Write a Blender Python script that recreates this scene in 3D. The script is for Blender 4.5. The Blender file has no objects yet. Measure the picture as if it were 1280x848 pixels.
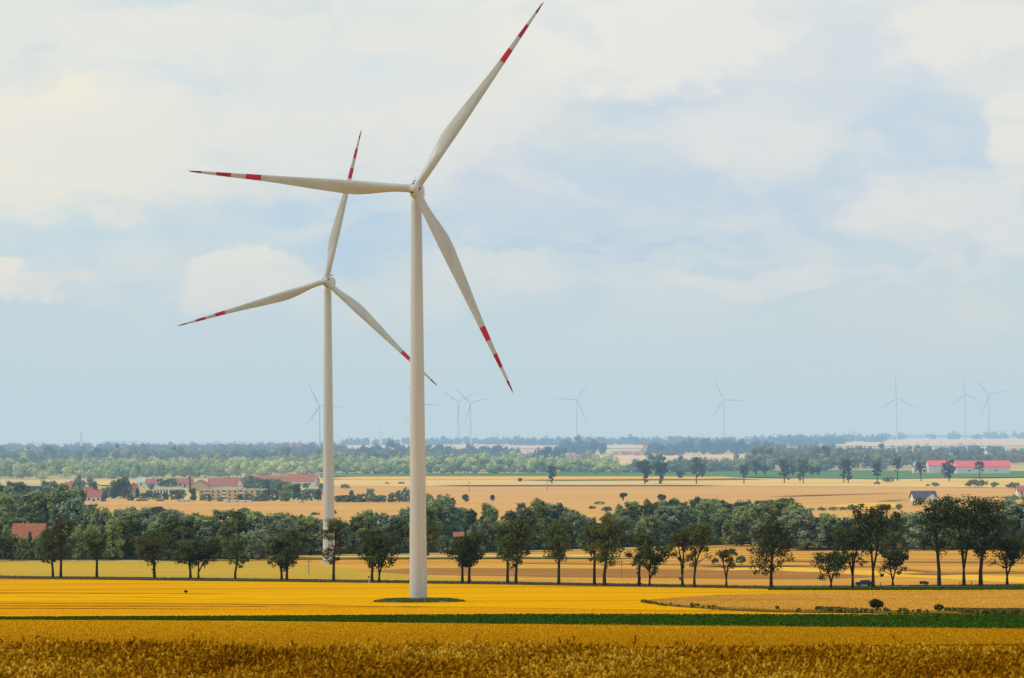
import bpy, math, random
import numpy as np
from mathutils import Vector, Matrix

random.seed(7)
rs = np.random.RandomState(11)
sc = bpy.context.scene
C = bpy.data.collections.new("scene"); sc.collection.children.link(C)
R = math.radians
PI = math.pi

# ------------------------------------------------------------------ camera geometry
F = 3762.0; CX, CY = 640.0, 424.0; YH = 530.0; EYE = 45.0
pitch = math.atan((YH - CY) / F); roll = R(0.35)
fwd = np.array([0, math.cos(pitch), math.sin(pitch)])
up0 = np.array([0, -math.sin(pitch), math.cos(pitch)]); rt0 = np.array([1.0, 0, 0])
upv = up0 * math.cos(roll) + rt0 * math.sin(roll)
rtv = rt0 * math.cos(roll) - up0 * math.sin(roll)
cam_d = bpy.data.cameras.new("camera"); cam = bpy.data.objects.new("camera", cam_d); C.objects.link(cam)
m = Matrix.Identity(4)
for i in range(3):
    m[i][0] = rtv[i]; m[i][1] = upv[i]; m[i][2] = -fwd[i]
m[2][3] = EYE
cam.matrix_world = m
cam_d.sensor_width = 36; cam_d.lens = F / 1280 * 36; cam_d.clip_start = 0.5; cam_d.clip_end = 90000
cam_d.dof.use_dof = True; cam_d.dof.focus_distance = 700; cam_d.dof.aperture_fstop = 6
sc.camera = cam

def ray(px, py):
    d = fwd + rtv * (px - CX) / F - upv * (py - CY) / F
    return d / d[1]
def rays(px, py):
    px = np.asarray(px, float); py = np.asarray(py, float)
    d = fwd[None] + rtv[None] * ((px - CX) / F)[:, None] - upv[None] * ((py - CY) / F)[:, None]
    return d / d[:, 1:2]
def project(p):
    q = np.asarray(p, float) - np.array([0, 0, EYE])
    k = q @ fwd
    return CX + F * (q @ rtv) / k, CY - F * (q @ upv) / k

# terrain: drop below the eye by distance
K = np.array([(-400, 3.3), (0, 3.38), (30, 3.46), (36, 3.60), (39, 3.80), (44, 4.3), (50, 5.1), (80, 7.0), (120, 9.0), (200, 14.4), (300, 20.4), (420, 26.6),
              (600, 35.6), (690, 38.2), (740, 39.0), (881, 40.5), (960, 41.1), (1200, 41.8), (1600, 42.0), (5267, 42.2), (6200, 43.4),
              (9000, 51), (12000, 66), (16000, 90), (24000, 150), (40000, 320)], float)
KD = np.concatenate([np.linspace(-400, 30, 20), np.linspace(31, 60, 59), np.geomspace(61, 40000, 420)])
_t = np.interp(KD, K[:, 0], K[:, 1])
for _ in range(6):      # round the slope breaks off
    _t[85:-1] = 0.25 * _t[84:-2] + 0.5 * _t[85:-1] + 0.25 * _t[86:]
KZ = _t
def tz(x, D):
    x = np.asarray(x, float); D = np.asarray(D, float)
    fade = np.clip((90 - D) / 40, 0, 1)
    return EYE - np.interp(D, KD, KZ) - 0.0105 * x * fade
_sel = (KD >= 119) & (KD <= 13000)
_SD = KD[_sel][::-1]; _SS = (KZ[_sel] / KD[_sel])[::-1]
_SS = np.maximum.accumulate(_SS)
def Dat(px, py):
    r = rays(np.atleast_1d(px), np.atleast_1d(py))
    return np.interp(-r[:, 2], _SS, _SD)
def gpt(px, py):
    r = ray(px, py); D = float(np.interp(-r[2], _SS, _SD))
    x = r[0] * D
    return Vector((x, D, float(tz(x, D))))
def ppm(D): return F / D

# ------------------------------------------------------------------ object helpers
def tag(o, label=None, cat=None, group=None, kind=None):
    if label: o['label'] = label
    if cat: o['category'] = cat
    if group: o['group'] = group
    if kind: o['kind'] = kind
    return o
def mesh(name, V, Fc, mat, smooth=False):
    me = bpy.data.meshes.new(name)
    if isinstance(V, np.ndarray) and isinstance(Fc, np.ndarray):
        n = Fc.shape[1]
        me.vertices.add(len(V)); me.vertices.foreach_set('co', V.astype(np.float32).ravel())
        me.loops.add(Fc.size); me.loops.foreach_set('vertex_index', Fc.astype(np.int32).ravel())
        me.polygons.add(len(Fc)); me.polygons.foreach_set('loop_start', np.arange(0, Fc.size, n, dtype=np.int32))
        me.update(calc_edges=True); me.validate()
    else:
        me.from_pydata([tuple(v) for v in V], [], [tuple(f) for f in Fc]); me.update()
    if smooth: me.polygons.foreach_set('use_smooth', [True] * len(me.polygons))
    if mat: me.materials.append(mat)
    return me
def obj(name, me, parent=None):
    o = bpy.data.objects.new(name, me); C.objects.link(o)
    if parent: o.parent = parent
    return o
def empty(name, loc, rz=0):
    o = bpy.data.objects.new(name, None); C.objects.link(o); o.location = loc; o.rotation_euler = (0, 0, rz)
    o.empty_display_size = 0.2
    return o
def dup(root, loc, rz, sc3=(1, 1, 1)):
    r = root.copy(); C.objects.link(r); r.location = loc; r.rotation_euler = (0, 0, rz); r.scale = sc3
    for ch in list(root.children):
        c = ch.copy(); C.objects.link(c); c.parent = r
        for g in list(ch.children):
            d = g.copy(); C.objects.link(d); d.parent = c
    return r
class MB:
    def __init__(s): s.V = []; s.F = []
    def quad(s, a, b, c, d): n = len(s.V); s.V += [a, b, c, d]; s.F.append((n, n+1, n+2, n+3))
    def tri(s, a, b, c): n = len(s.V); s.V += [a, b, c]; s.F.append((n, n+1, n+2))
    def box(s, x0, x1, y0, y1, z0, z1):
        n = len(s.V)
        s.V += [(x0,y0,z0),(x1,y0,z0),(x1,y1,z0),(x0,y1,z0),(x0,y0,z1),(x1,y0,z1),(x1,y1,z1),(x0,y1,z1)]
        s.F += [(n+3,n+2,n+1,n), (n+4,n+5,n+6,n+7), (n,n+1,n+5,n+4), (n+1,n+2,n+6,n+5), (n+2,n+3,n+7,n+6), (n+3,n,n+4,n+7)]
    def tube(s, pts, rad, sides=6, cap=True):
        n0 = len(s.V); P = [Vector(p) for p in pts]
        for i, p in enumerate(P):
            d = (P[min(i+1, len(P)-1)] - P[max(i-1, 0)]).normalized()
            a = d.cross(Vector((0.3, 1, 0.1))).normalized(); b = d.cross(a)
            for k in range(sides):
                t = 2*PI*k/sides
                s.V.append(tuple(p + (a*math.cos(t) + b*math.sin(t)) * rad[i]))
        for i in range(len(P)-1):
            for k in range(sides):
                k2 = (k+1) % sides
                s.F.append((n0+i*sides+k, n0+i*sides+k2, n0+(i+1)*sides+k2, n0+(i+1)*sides+k))
        if cap:
            s.F.append(tuple(n0+k for k in range(sides))[::-1]); s.F.append(tuple(n0+(len(P)-1)*sides+k for k in range(sides)))
    def lathe(s, prof, sides=48, axis='z'):
        n0 = len(s.V)
        for r, z in prof:
            for k in range(sides):
                t = 2*PI*k/sides
                s.V.append((r*math.cos(t), r*math.sin(t), z) if axis == 'z' else (r*math.cos(t), z, r*math.sin(t)))
        for i in range(len(prof)-1):
            for k in range(sides):
                k2 = (k+1) % sides
                f = (n0+i*sides+k, n0+i*sides+k2, n0+(i+1)*sides+k2, n0+(i+1)*sides+k)
                s.F.append(f if axis == 'z' else f[::-1])
    def build(s, name, mat, parent=None, smooth=False):
        return obj(name, mesh(name, s.V, s.F, mat, smooth), parent)

# ------------------------------------------------------------------ materials
def lin(c):
    c = [v / 255 for v in c]
    return tuple((v/12.92 if v <= 0.04045 else ((v+0.055)/1.055)**2.4) for v in c) + (1,)
def newmat(name):
    mt = bpy.data.materials.new(name); mt.use_nodes = True
    nt = mt.node_tree; nt.nodes.clear()
    out = nt.nodes.new('ShaderNodeOutputMaterial')
    return mt, nt, out
def N(nt, t, **kw):
    n = nt.nodes.new(t)
    for k, v in kw.items(): setattr(n, k, v)
    return n
def mixc(nt, fac, a, b, blend='MIX'):
    n = N(nt, 'ShaderNodeMix', data_type='RGBA', blend_type=blend)
    for sock, v in ((n.inputs[0], fac), (n.inputs[6], a), (n.inputs[7], b)):
        if hasattr(v, 'links') or isinstance(v, bpy.types.NodeSocket): nt.links.new(v, sock)
        else: sock.default_value = v
    return n.outputs[2]
def math_(nt, op, a, b=0.0, c=0.0, clamp=False):
    n = N(nt, 'ShaderNodeMath', operation=op); n.use_clamp = clamp
    for i, v in enumerate((a, b, c)):
        if isinstance(v, bpy.types.NodeSocket): nt.links.new(v, n.inputs[i])
        else: n.inputs[i].default_value = v
    return n.outputs[0]
def mapr(nt, v, a, b, lo=0.0, hi=1.0, smooth=True):
    n = N(nt, 'ShaderNodeMapRange', interpolation_type='SMOOTHSTEP' if smooth else 'LINEAR')
    nt.links.new(v, n.inputs[0]); n.inputs[1].default_value = a; n.inputs[2].default_value = b
    n.inputs[3].default_value = lo; n.inputs[4].default_value = hi
    return n.outputs[0]
def noise(nt, vec, scale, detail=4, rough=0.55, dist=0.0):
    n = N(nt, 'ShaderNodeTexNoise'); n.inputs['Scale'].default_value = scale; n.inputs['Detail'].default_value = detail
    n.inputs['Roughness'].default_value = rough; n.inputs['Distortion'].default_value = dist
    if vec is not None: nt.links.new(vec, n.inputs['Vector'])
    return n.outputs['Fac']
def scaled(nt, vec, s):
    n = N(nt, 'ShaderNodeMapping'); nt.links.new(vec, n.inputs[0]); n.inputs['Scale'].default_value = s
    return n.outputs[0]
def pos(nt): return N(nt, 'ShaderNodeNewGeometry').outputs['Position']
def princ(nt, out, col, rough=0.8, spec=0.2, bump=None):
    p = N(nt, 'ShaderNodeBsdfPrincipled')
    if isinstance(col, bpy.types.NodeSocket): nt.links.new(col, p.inputs['Base Color'])
    else: p.inputs['Base Color'].default_value = col
    p.inputs['Roughness'].default_value = rough; p.inputs['Specular IOR Level'].default_value = spec
    nt.links.new(p.outputs[0], out.inputs[0])
    return p

def field_mat(name, c1, c2, c3=None, sx=0.02, sy=0.1, fine=3.0, streak=0.0, strx=0.004, stry=0.12, k=1.0):
    """c1/c2 broad patches, c3 thin furrow streaks running mostly sideways"""
    mt, nt, out = newmat(name); P = pos(nt)
    c1, c2 = lin(c1), lin(c2)
    c1 = tuple(v*k for v in c1[:3]) + (1,); c2 = tuple(v*k for v in c2[:3]) + (1,)
    a = noise(nt, scaled(nt, P, (sx, sy, 0)), 1.0, 5, 0.6)
    col = mixc(nt, mapr(nt, a, 0.36, 0.64), c1, c2)
    b = noise(nt, scaled(nt, P, (fine, fine*0.35, 0)), 1.0, 3, 0.7)
    col = mixc(nt, mapr(nt, b, 0.3, 0.75, 0.0, 0.35), col, tuple(v*0.62 for v in c2[:3]) + (1,))
    if c3:
        s = noise(nt, scaled(nt, P, (strx, stry, 0)), 1.0, 4, 0.7)
        col = mixc(nt, mapr(nt, s, 0.49, 0.68, 0.0, streak), col, lin(c3))
    p = princ(nt, out, col, 1.0, 0.0)
    return mt

def leaf_mat(name, dark, light, transl=0.25, nscale=0.35, rnd=0.5):
    mt, nt, out = newmat(name)
    oi = N(nt, 'ShaderNodeObjectInfo')
    tc = N(nt, 'ShaderNodeTexCoord')
    a = noise(nt, tc.outputs['Object'], nscale, 3, 0.6)
    f = math_(nt, 'ADD', mapr(nt, a, 0.3, 0.7), math_(nt, 'MULTIPLY', math_(nt, 'SUBTRACT', oi.outputs['Random'], 0.5), rnd), clamp=True)
    col = mixc(nt, f, dark, light)
    # a few sun-bleached or bluish individuals
    hs = N(nt, 'ShaderNodeHueSaturation'); nt.links.new(col, hs.inputs['Color'])
    nt.links.new(mapr(nt, oi.outputs['Random'], 0, 1, 0.475, 0.54, False), hs.inputs['Hue'])
    nt.links.new(mapr(nt, noise(nt, tc.outputs['Object'], 2.5, 2), 0.3, 0.7, 0.75, 1.3, False), hs.inputs['Value'])
    d = N(nt, 'ShaderNodeBsdfDiffuse'); t = N(nt, 'ShaderNodeBsdfTranslucent'); mx = N(nt, 'ShaderNodeMixShader')
    nt.links.new(hs.outputs[0], d.inputs[0]); nt.links.new(hs.outputs[0], t.inputs[0])
    mx.inputs[0].default_value = transl
    nt.links.new(d.outputs[0], mx.inputs[1]); nt.links.new(t.outputs[0], mx.inputs[2]); nt.links.new(mx.outputs[0], out.inputs[0])
    return mt
def plain(name, c, rough=0.7, spec=0.2, var=0.12, sc_=1.0):
    mt, nt, out = newmat(name); c = lin(c) if max(c) > 1 else tuple(c[:3]) + (1,)
    tc = N(nt, 'ShaderNodeTexCoord')
    a = noise(nt, tc.outputs['Object'], sc_, 5, 0.65)
    col = mixc(nt, mapr(nt, a, 0.3, 0.7), tuple(v*(1-var) for v in c[:3]) + (1,), tuple(min(1, v*(1+var)) for v in c[:3]) + (1,))
    princ(nt, out, col, rough, spec)
    return mt

# ------------------------------------------------------------------ world
w = bpy.data.worlds.new("World"); sc.world = w; w.use_nodes = True
nt = w.node_tree; nt.nodes.clear()
wo = N(nt, 'ShaderNodeOutputWorld'); bg = N(nt, 'ShaderNodeBackground'); nt.links.new(bg.outputs[0], wo.inputs[0])
SUN_EL, SUN_AZ = 48, -88          # azimuth measured from +Y towards +X
sky = N(nt, 'ShaderNodeTexSky', sky_type='NISHITA'); sky.sun_disc = False
sky.sun_elevation = R(SUN_EL); sky.sun_rotation = R(SUN_AZ); sky.dust_density = 3; sky.air_density = 1.2
tc = N(nt, 'ShaderNodeTexCoord'); G = tc.outputs['Generated']
sep = N(nt, 'ShaderNodeSeparateXYZ'); nt.links.new(G, sep.inputs[0])
X, Y, Z = sep.outputs
STR = 0.1
SKYK = 1.07
def wc(c): l = lin(c); return tuple(v / STR * SKYK for v in l[:3]) + (1,)
def dirxz(px, py):
    d = ray(px, py); d = d / np.linalg.norm(d); return d[0], d[2]
# elevation gradient of the pale haze-blue sky
ramp = N(nt, 'ShaderNodeValToRGB'); nt.links.new(mapr(nt, Z, 0.0, 0.30, 0, 1, False), ramp.inputs[0])
els = ramp.color_ramp.elements
stops = [(0.0, (196, 213, 217)), (0.12, (198, 216, 222)), (0.26, (196, 215, 226)), (0.45, (208, 221, 227)), (1.0, (198, 210, 221))]
els[0].position = 0; els[0].color = wc(stops[0][1])
els[0].color = tuple(v*STR for v in wc(stops[0][1])[:3]) + (1,); els[1].position = 1.0; els[1].color = tuple(v*STR for v in wc(stops[-1][1])[:3]) + (1,)
for p_, c_ in stops[1:-1]:
    e = els.new(p_); e.color = lin(c_)
vm = N(nt, 'ShaderNodeVectorMath', operation='SCALE'); nt.links.new(ramp.outputs[0], vm.inputs[0]); vm.inputs[3].default_value = 1.04/STR
col = vm.outputs[0]
# warm to the right near the horizon
warm = math_(nt, 'MULTIPLY', mapr(nt, X, -0.02, 0.16), mapr(nt, Z, 0.07, 0.0))
col = mixc(nt, math_(nt, 'MULTIPLY', warm, 0.75), col, wc((208, 214, 203)))
wv = scaled(nt, G, (9, 9, 26))
n1 = noise(nt, wv, 1.0, 7, 0.52, 0.25)
n2 = noise(nt, scaled(nt, G, (34, 34, 85)), 1.0, 9, 0.58, 0.5)
n3 = noise(nt, scaled(nt, G, (4, 4, 14)), 1.0, 4, 0.5, 0.1)
wn = N(nt, 'ShaderNodeTexNoise'); wn.inputs['Scale'].default_value = 1.0; wn.inputs['Detail'].default_value = 8; wn.inputs['Roughness'].default_value = 0.54
nt.links.new(scaled(nt, G, (26, 26, 44)), wn.inputs['Vector'])
wsep = N(nt, 'ShaderNodeSeparateColor'); nt.links.new(wn.outputs['Color'], wsep.inputs[0])
XW = math_(nt, 'ADD', X, math_(nt, 'MULTIPLY', math_(nt, 'SUBTRACT', wsep.outputs[0], 0.5), 0.075))
ZW = math_(nt, 'ADD', Z, math_(nt, 'MULTIPLY', math_(nt, 'SUBTRACT', wsep.outputs[1], 0.5), 0.040))
def blob(px, py, rx, ry, edge=0.5, wob=0.9):
    """soft mask round a sky direction, its rim frayed by noise"""
    x0, z0 = dirxz(px, py)
    a = math_(nt, 'MULTIPLY', math_(nt, 'SUBTRACT', XW, x0), F / rx)
    b = math_(nt, 'MULTIPLY', math_(nt, 'SUBTRACT', ZW, z0), F / ry)
    r2 = math_(nt, 'SQRT', math_(nt, 'ADD', math_(nt, 'MULTIPLY', a, a), math_(nt, 'MULTIPLY', b, b)))
    r2 = math_(nt, 'ADD', r2, math_(nt, 'MULTIPLY', math_(nt, 'SUBTRACT', n2, 0.5), wob * 1.6))
    r2 = math_(nt, 'ADD', r2, math_(nt, 'MULTIPLY', math_(nt, 'SUBTRACT', n1, 0.5), wob * 2.2))
    front = mapr(nt, Y, 0.0, 0.3)
    return math_(nt, 'MULTIPLY', mapr(nt, r2, 1.0 + edge*1.15, 1.0 - edge*1.15), front)
# high veil
veil = math_(nt, 'MULTIPLY', mapr(nt, n1, 0.36, 0.6), mapr(nt, Z, 0.035, 0.11))
col = mixc(nt, math_(nt, 'MULTIPLY', veil, 0.85), col, wc((222, 225, 220)))
for (px, py, rx, ry, c_, k, e, wb) in [
    (300, 60, 560, 110, (228, 229, 222), 0.85, 0.6, 0.5),
    (200, 5, 50, 10, (198, 216, 226), 0.6, 0.5, 0.5),
    (170, 110, 90, 34, (204, 220, 226), 0.7, 0.5, 0.6),
    (330, 140, 110, 30, (208, 222, 226), 0.6, 0.6, 0.6),
    (460, 95, 110, 24, (206, 221, 228), 0.6, 0.6, 0.6),
    (55, 185, 175, 95, (240, 235, 217), 0.95, 0.22, 0.4),
    (150, 215, 150, 60, (231, 229, 216), 0.6, 0.5, 0.6),
    (290, 190, 160, 60, (228, 228, 220), 0.7, 0.5, 0.6),
    (110, 292, 220, 30, (192, 215, 225), 0.65, 0.6, 0.5),
    (12, 338, 66, 26, (243, 231, 210), 0.95, 0.2, 0.35),
    (70, 350, 40, 14, (224, 224, 214), 0.7, 0.4, 0.5),
    (450, 296, 140, 40, (178, 204, 227), 0.85, 0.55, 0.6),
    (400, 270, 70, 20, (186, 209, 228), 0.6, 0.6, 0.6),
    (310, 352, 66, 34, (233, 230, 216), 0.9, 0.18, 0.35),
    (400, 372, 150, 24, (214, 222, 220), 0.6, 0.5, 0.6),
    (560, 160, 130, 70, (229, 228, 222), 0.7, 0.5, 0.6),
    (620, 350, 120, 34, (220, 224, 219), 0.7, 0.5, 0.6),
    (1000, 75, 240, 70, (205, 215, 226), 0.75, 0.5, 0.5),
    (960, 250, 340, 95, (192, 208, 224), 0.9, 0.4, 0.6),
    (660, 250, 100, 60, (196, 210, 226), 0.75, 0.5, 0.6),
    (850, 130, 60, 60, (192, 208, 225), 0.6, 0.5, 0.5),
    (925, 172, 125, 58, (217, 222, 224), 0.8, 0.28, 0.4),
    (1150, 170, 90, 50, (193, 209, 226), 0.6, 0.6, 0.5),
    (790, 40, 190, 55, (234, 232, 224), 0.9, 0.2, 0.4),
    (1215, 50, 95, 42, (232, 230, 223), 0.9, 0.2, 0.4),
    (1272, 165, 42, 60, (231, 230, 220), 0.85, 0.22, 0.4),
    (1190, 262, 135, 52, (222, 225, 223), 0.85, 0.22, 0.4),
    (760, 312, 170, 8, (176, 199, 223), 0.7, 0.5, 0.3),
    (960, 350, 150, 12, (219, 223, 220), 0.8, 0.4, 0.4),
    (690, 350, 90, 20, (220, 223, 220), 0.7, 0.4, 0.4),
    (1180, 345, 60, 10, (216, 221, 220), 0.7, 0.4, 0.4),
    (1180, 400, 200, 34, (212, 217, 213), 0.6, 0.6, 0.5)]:
    col = mixc(nt, math_(nt, 'MULTIPLY', blob(px, py, rx, ry, e, wb), k), col, wc(c_))
n4 = noise(nt, scaled(nt, G, (17, 17, 40)), 1.0, 10, 0.56, 0.6)
hi = mapr(nt, Z, 0.012, 0.05)
col = mixc(nt, math_(nt, 'MULTIPLY', math_(nt, 'MULTIPLY', mapr(nt, n4, 0.47, 0.60), hi), 0.35), col, wc((231, 229, 222)))
col = mixc(nt, math_(nt, 'MULTIPLY', math_(nt, 'MULTIPLY', mapr(nt, n4, 0.47, 0.36), hi), 0.3), col, wc((193, 210, 222)))
# fine streak texture
col = mixc(nt, math_(nt, 'MULTIPLY', mapr(nt, n2, 0.42, 0.7), math_(nt, 'MULTIPLY', mapr(nt, Z, 0.01, 0.08), 0.3)), col, wc((228, 228, 222)))
# overhead: bright broken cloud, then blend the physical sky in
final = mixc(nt, 0.93, sky.outputs[0], col)
nt.links.new(final, bg.inputs[0]); bg.inputs[1].default_value = STR

sl = bpy.data.lights.new("sun", 'SUN'); sl.energy = 2.0; sl.angle = R(9); sl.color = (1.0, 0.93, 0.82)
so = bpy.data.objects.new("sun", sl); C.objects.link(so)
sd = Vector((math.sin(R(SUN_AZ))*math.cos(R(SUN_EL)), math.cos(R(SUN_AZ))*math.cos(R(SUN_EL)), math.sin(R(SUN_EL))))
so.rotation_euler = (-sd).to_track_quat('-Z', 'Y').to_euler()

# haze: real air, a volume that dims and adds pale light with distance
mt = bpy.data.materials.new("haze_air"); mt.use_nodes = True; nt = mt.node_tree; nt.nodes.clear()
out = N(nt, 'ShaderNodeOutputMaterial'); ab = N(nt, 'ShaderNodeVolumeAbsorption'); em = N(nt, 'ShaderNodeEmission'); ad = N(nt, 'ShaderNodeAddShader')
SIG = (1.3e-4, 1.8e-4, 2.45e-4); AIR = (0.515, 0.655, 0.72)
DEN = 3e-4
hx = N(nt, 'ShaderNodeSeparateXYZ'); nt.links.new(pos(nt), hx.inputs[0])
thick = mapr(nt, hx.outputs[1], 500, 1900, 0.06, 1.0, False)      # thin over the hill, thicker out on the plain
nt.links.new(math_(nt, 'MULTIPLY', thick, DEN), ab.inputs['Density'])
ab.inputs['Color'].default_value = tuple(1 - s / DEN for s in SIG) + (1,)
mx = max(a*s for a, s in zip(AIR, SIG))
em.inputs[0].default_value = tuple(a*s/mx for a, s in zip(AIR, SIG)) + (1,); nt.links.new(math_(nt, 'MULTIPLY', thick, mx), em.inputs[1])
nt.links.new(ab.outputs[0], ad.inputs[0]); nt.links.new(em.outputs[0], ad.inputs[1]); nt.links.new(ad.outputs[0], out.inputs['Volume'])
b = MB(); b.box(-22000, 22000, -350, 39800, -330, 225)
hz = b.build("haze", mt); tag(hz, kind='stuff', label='pale blue summer haze lying over the whole plain', cat='haze')

# ------------------------------------------------------------------ ground sheet
def grid_mesh(name, P3, mat, smooth=True):
    ny, nx = P3.shape[:2]
    idx = np.arange(ny*nx).reshape(ny, nx)
    Fc = np.stack([idx[:-1, :-1], idx[:-1, 1:], idx[1:, 1:], idx[1:, :-1]], -1).reshape(-1, 4)
    return mesh(name, P3.reshape(-1, 3), Fc, mat, smooth)
def struct(name, me):
    o = obj(name, me); o['kind'] = 'structure'; return o
M = {}
M['ground'] = field_mat('ground_soil', (176, 170, 104), (216, 186, 122), (136, 152, 92), sx=0.002, sy=0.004, fine=0.2, streak=0.4, strx=0.0004, stry=0.004)
u = np.linspace(-1, 1, 41)
hw = np.where(KD < 0, 300, 300 + 0.4*np.maximum(KD, 0))
GX = hw[:, None]*u[None]; GD = np.repeat(KD[:, None], 41, 1)
G3 = np.stack([GX, GD, tz(GX, GD)], -1)
struct('ground', grid_mesh('ground', G3, M['ground']))

EX0, EX1 = -260, 1540
def field(name, mat, lo, hi, lift=0.3, ny=14, step=8, jit=0.0, seed=0, x0=None, x1=None, dlo=None, taper=0):
    """lo/hi: polylines of (px, py) seen from the road-side hill; becomes a sheet on the terrain"""
    lo = np.array(lo, float); hi = np.array(hi, float)
    a = min(lo[0, 0], hi[0, 0]) if x0 is None else x0; b_ = max(lo[-1, 0], hi[-1, 0]) if x1 is None else x1
    px = np.arange(a, b_ + step, step); px[-1] = b_
    yl = np.interp(px, lo[:, 0], lo[:, 1]); yh = np.interp(px, hi[:, 0], hi[:, 1])
    if jit:
        r = np.random.RandomState(seed)
        def wob():
            k = np.zeros(len(px))
            for f in (0.006, 0.017, 0.05, 0.13): k += np.sin(px*f + r.rand()*6.28) * r.rand() * (0.02/(f+0.01))**0.5
            return k*jit
        yl = yl + wob(); yh = yh + wob()
    if taper:
        wt = np.minimum(1, np.minimum((px - px[0])/taper if px[0] > EX0 + 5 else 1, (px[-1] - px)/taper if px[-1] < EX1 - 5 else 1))
        wt = np.sin(np.clip(wt, 0, 1)*PI/2); ym = (yl + yh)/2; yl = ym + (yl-ym)*wt; yh = ym + (yh-ym)*wt
    yh = np.minimum(yh, yl - 0.02)
    rows = []
    Dl = Dat(px, yl); Dh = Dat(px, yh)
    if dlo: Dl = Dl*0 + dlo
    rl = rays(px, yl); rh = rays(px, yh)
    for t in np.linspace(0, 1, ny):
        D = Dl*(Dh/Dl)**t
        xs = (rl[:, 0]*(1-t) + rh[:, 0]*t)*D
        rows.append(np.stack([xs, D, tz(xs, D) + lift], -1))
    return struct(name, grid_mesh(name, np.array(rows), mat))
EX0, EX1 = -260, 1540
def band(name, mat, pts_lo, pts_hi, **kw): return field(name, mat, pts_lo, pts_hi, x0=kw.pop('x0', EX0), x1=kw.pop('x1', EX1), **kw)

# colours (as they read in full daylight)
M['near_wheat'] = field_mat('ripe_wheat_dark', (200, 142, 2), (212, 154, 4), (140, 88, 2), sx=0.02, sy=0.2, fine=9, streak=0.9, strx=0.015, stry=0.5, k=0.9)
M['yellow'] = field_mat('bright_ripe_crop', (238, 178, 4), (226, 164, 4), (184, 124, 8), sx=0.005, sy=0.03, fine=1.8, streak=0.9, strx=0.003, stry=0.07, k=0.92)
M['yellow_tail'] = field_mat('dull_ripe_crop', (232, 168, 14), (216, 148, 10), (150, 98, 14), sx=0.012, sy=0.10, fine=2, streak=0.9, strx=0.006, stry=0.22, k=0.92)
M['furrow_dark'] = field_mat('trampled_crop', (214, 146, 8), (170, 110, 8), (120, 70, 6), sx=0.06, sy=0.1, fine=2, streak=0.9, strx=0.03, stry=0.1, k=0.85)
M['beet'] = field_mat('low_green_crop', (44, 78, 8), (34, 66, 6), (70, 96, 16), sx=0.05, sy=0.4, fine=4, streak=0.4, strx=0.02, stry=0.5, k=0.8)
M['knoll'] = field_mat('tan_barley', (224, 166, 60), (206, 148, 52), (160, 108, 40), sx=0.02, sy=0.07, fine=1.2, streak=0.8, strx=0.008, stry=0.16, k=0.85)
M['olive'] = field_mat('half_ripe_crop', (206, 170, 62), (196, 164, 66), (170, 150, 70), sx=0.01, sy=0.04, fine=1.0, streak=0.4, strx=0.004, stry=0.08, k=0.88)
M['tan'] = field_mat('straw_stubble', (226, 178, 104), (216, 166, 92), (188, 142, 84), sx=0.004, sy=0.02, fine=0.5, streak=0.5, strx=0.002, stry=0.04, k=0.9)
M['tan2'] = field_mat('ochre_stubble', (226, 172, 78), (212, 156, 70), (160, 112, 56), sx=0.006, sy=0.03, fine=0.6, streak=1.0, strx=0.0025, stry=0.11, k=0.9)
M['brown'] = field_mat('turned_stubble', (172, 124, 66), (186, 136, 76), (150, 104, 58), sx=0.01, sy=0.04, fine=0.8, streak=0.4, strx=0.004, stry=0.08, k=0.8)
M['pale'] = field_mat('pale_straw', (238, 202, 118), (232, 192, 108), (210, 176, 100), sx=0.004, sy=0.02, fine=0.4, streak=0.4, strx=0.002, stry=0.03, k=0.9)
M['gold'] = field_mat('gold_crop', (246, 196, 76), (240, 186, 72), None, sx=0.004, sy=0.02, fine=0.4, k=0.9)
M['green'] = field_mat('green_crop', (112, 150, 66), (96, 136, 60), (130, 160, 84), sx=0.004, sy=0.02, fine=0.4, streak=0.4, strx=0.002, stry=0.03, k=0.75)
M['farpink'] = field_mat('far_stubble', (228, 198, 138), (218, 186, 126), None, sx=0.001, sy=0.004, fine=0.1, k=0.95)
M['fargreen'] = field_mat('far_meadow', (120, 150, 96), (150, 165, 110), None, sx=0.001, sy=0.003, fine=0.1, k=0.8)
M['verge'] = field_mat('verge_grass', (116, 108, 48), (80, 84, 34), (160, 130, 64), sx=0.2, sy=0.3, fine=3, streak=0.4, strx=0.1, stry=0.3, k=0.7)
M['weeds'] = field_mat('rough_weeds', (96, 90, 34), (160, 124, 60), (52, 62, 20), sx=0.15, sy=0.3, fine=3, streak=0.5, strx=0.1, stry=0.3, k=0.7)
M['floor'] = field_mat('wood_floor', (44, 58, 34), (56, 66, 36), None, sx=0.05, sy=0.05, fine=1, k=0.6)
M['asphalt'] = plain('asphalt', (0.06, 0.06, 0.058), 0.9, 0.1, 0.15, 0.5)

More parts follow.
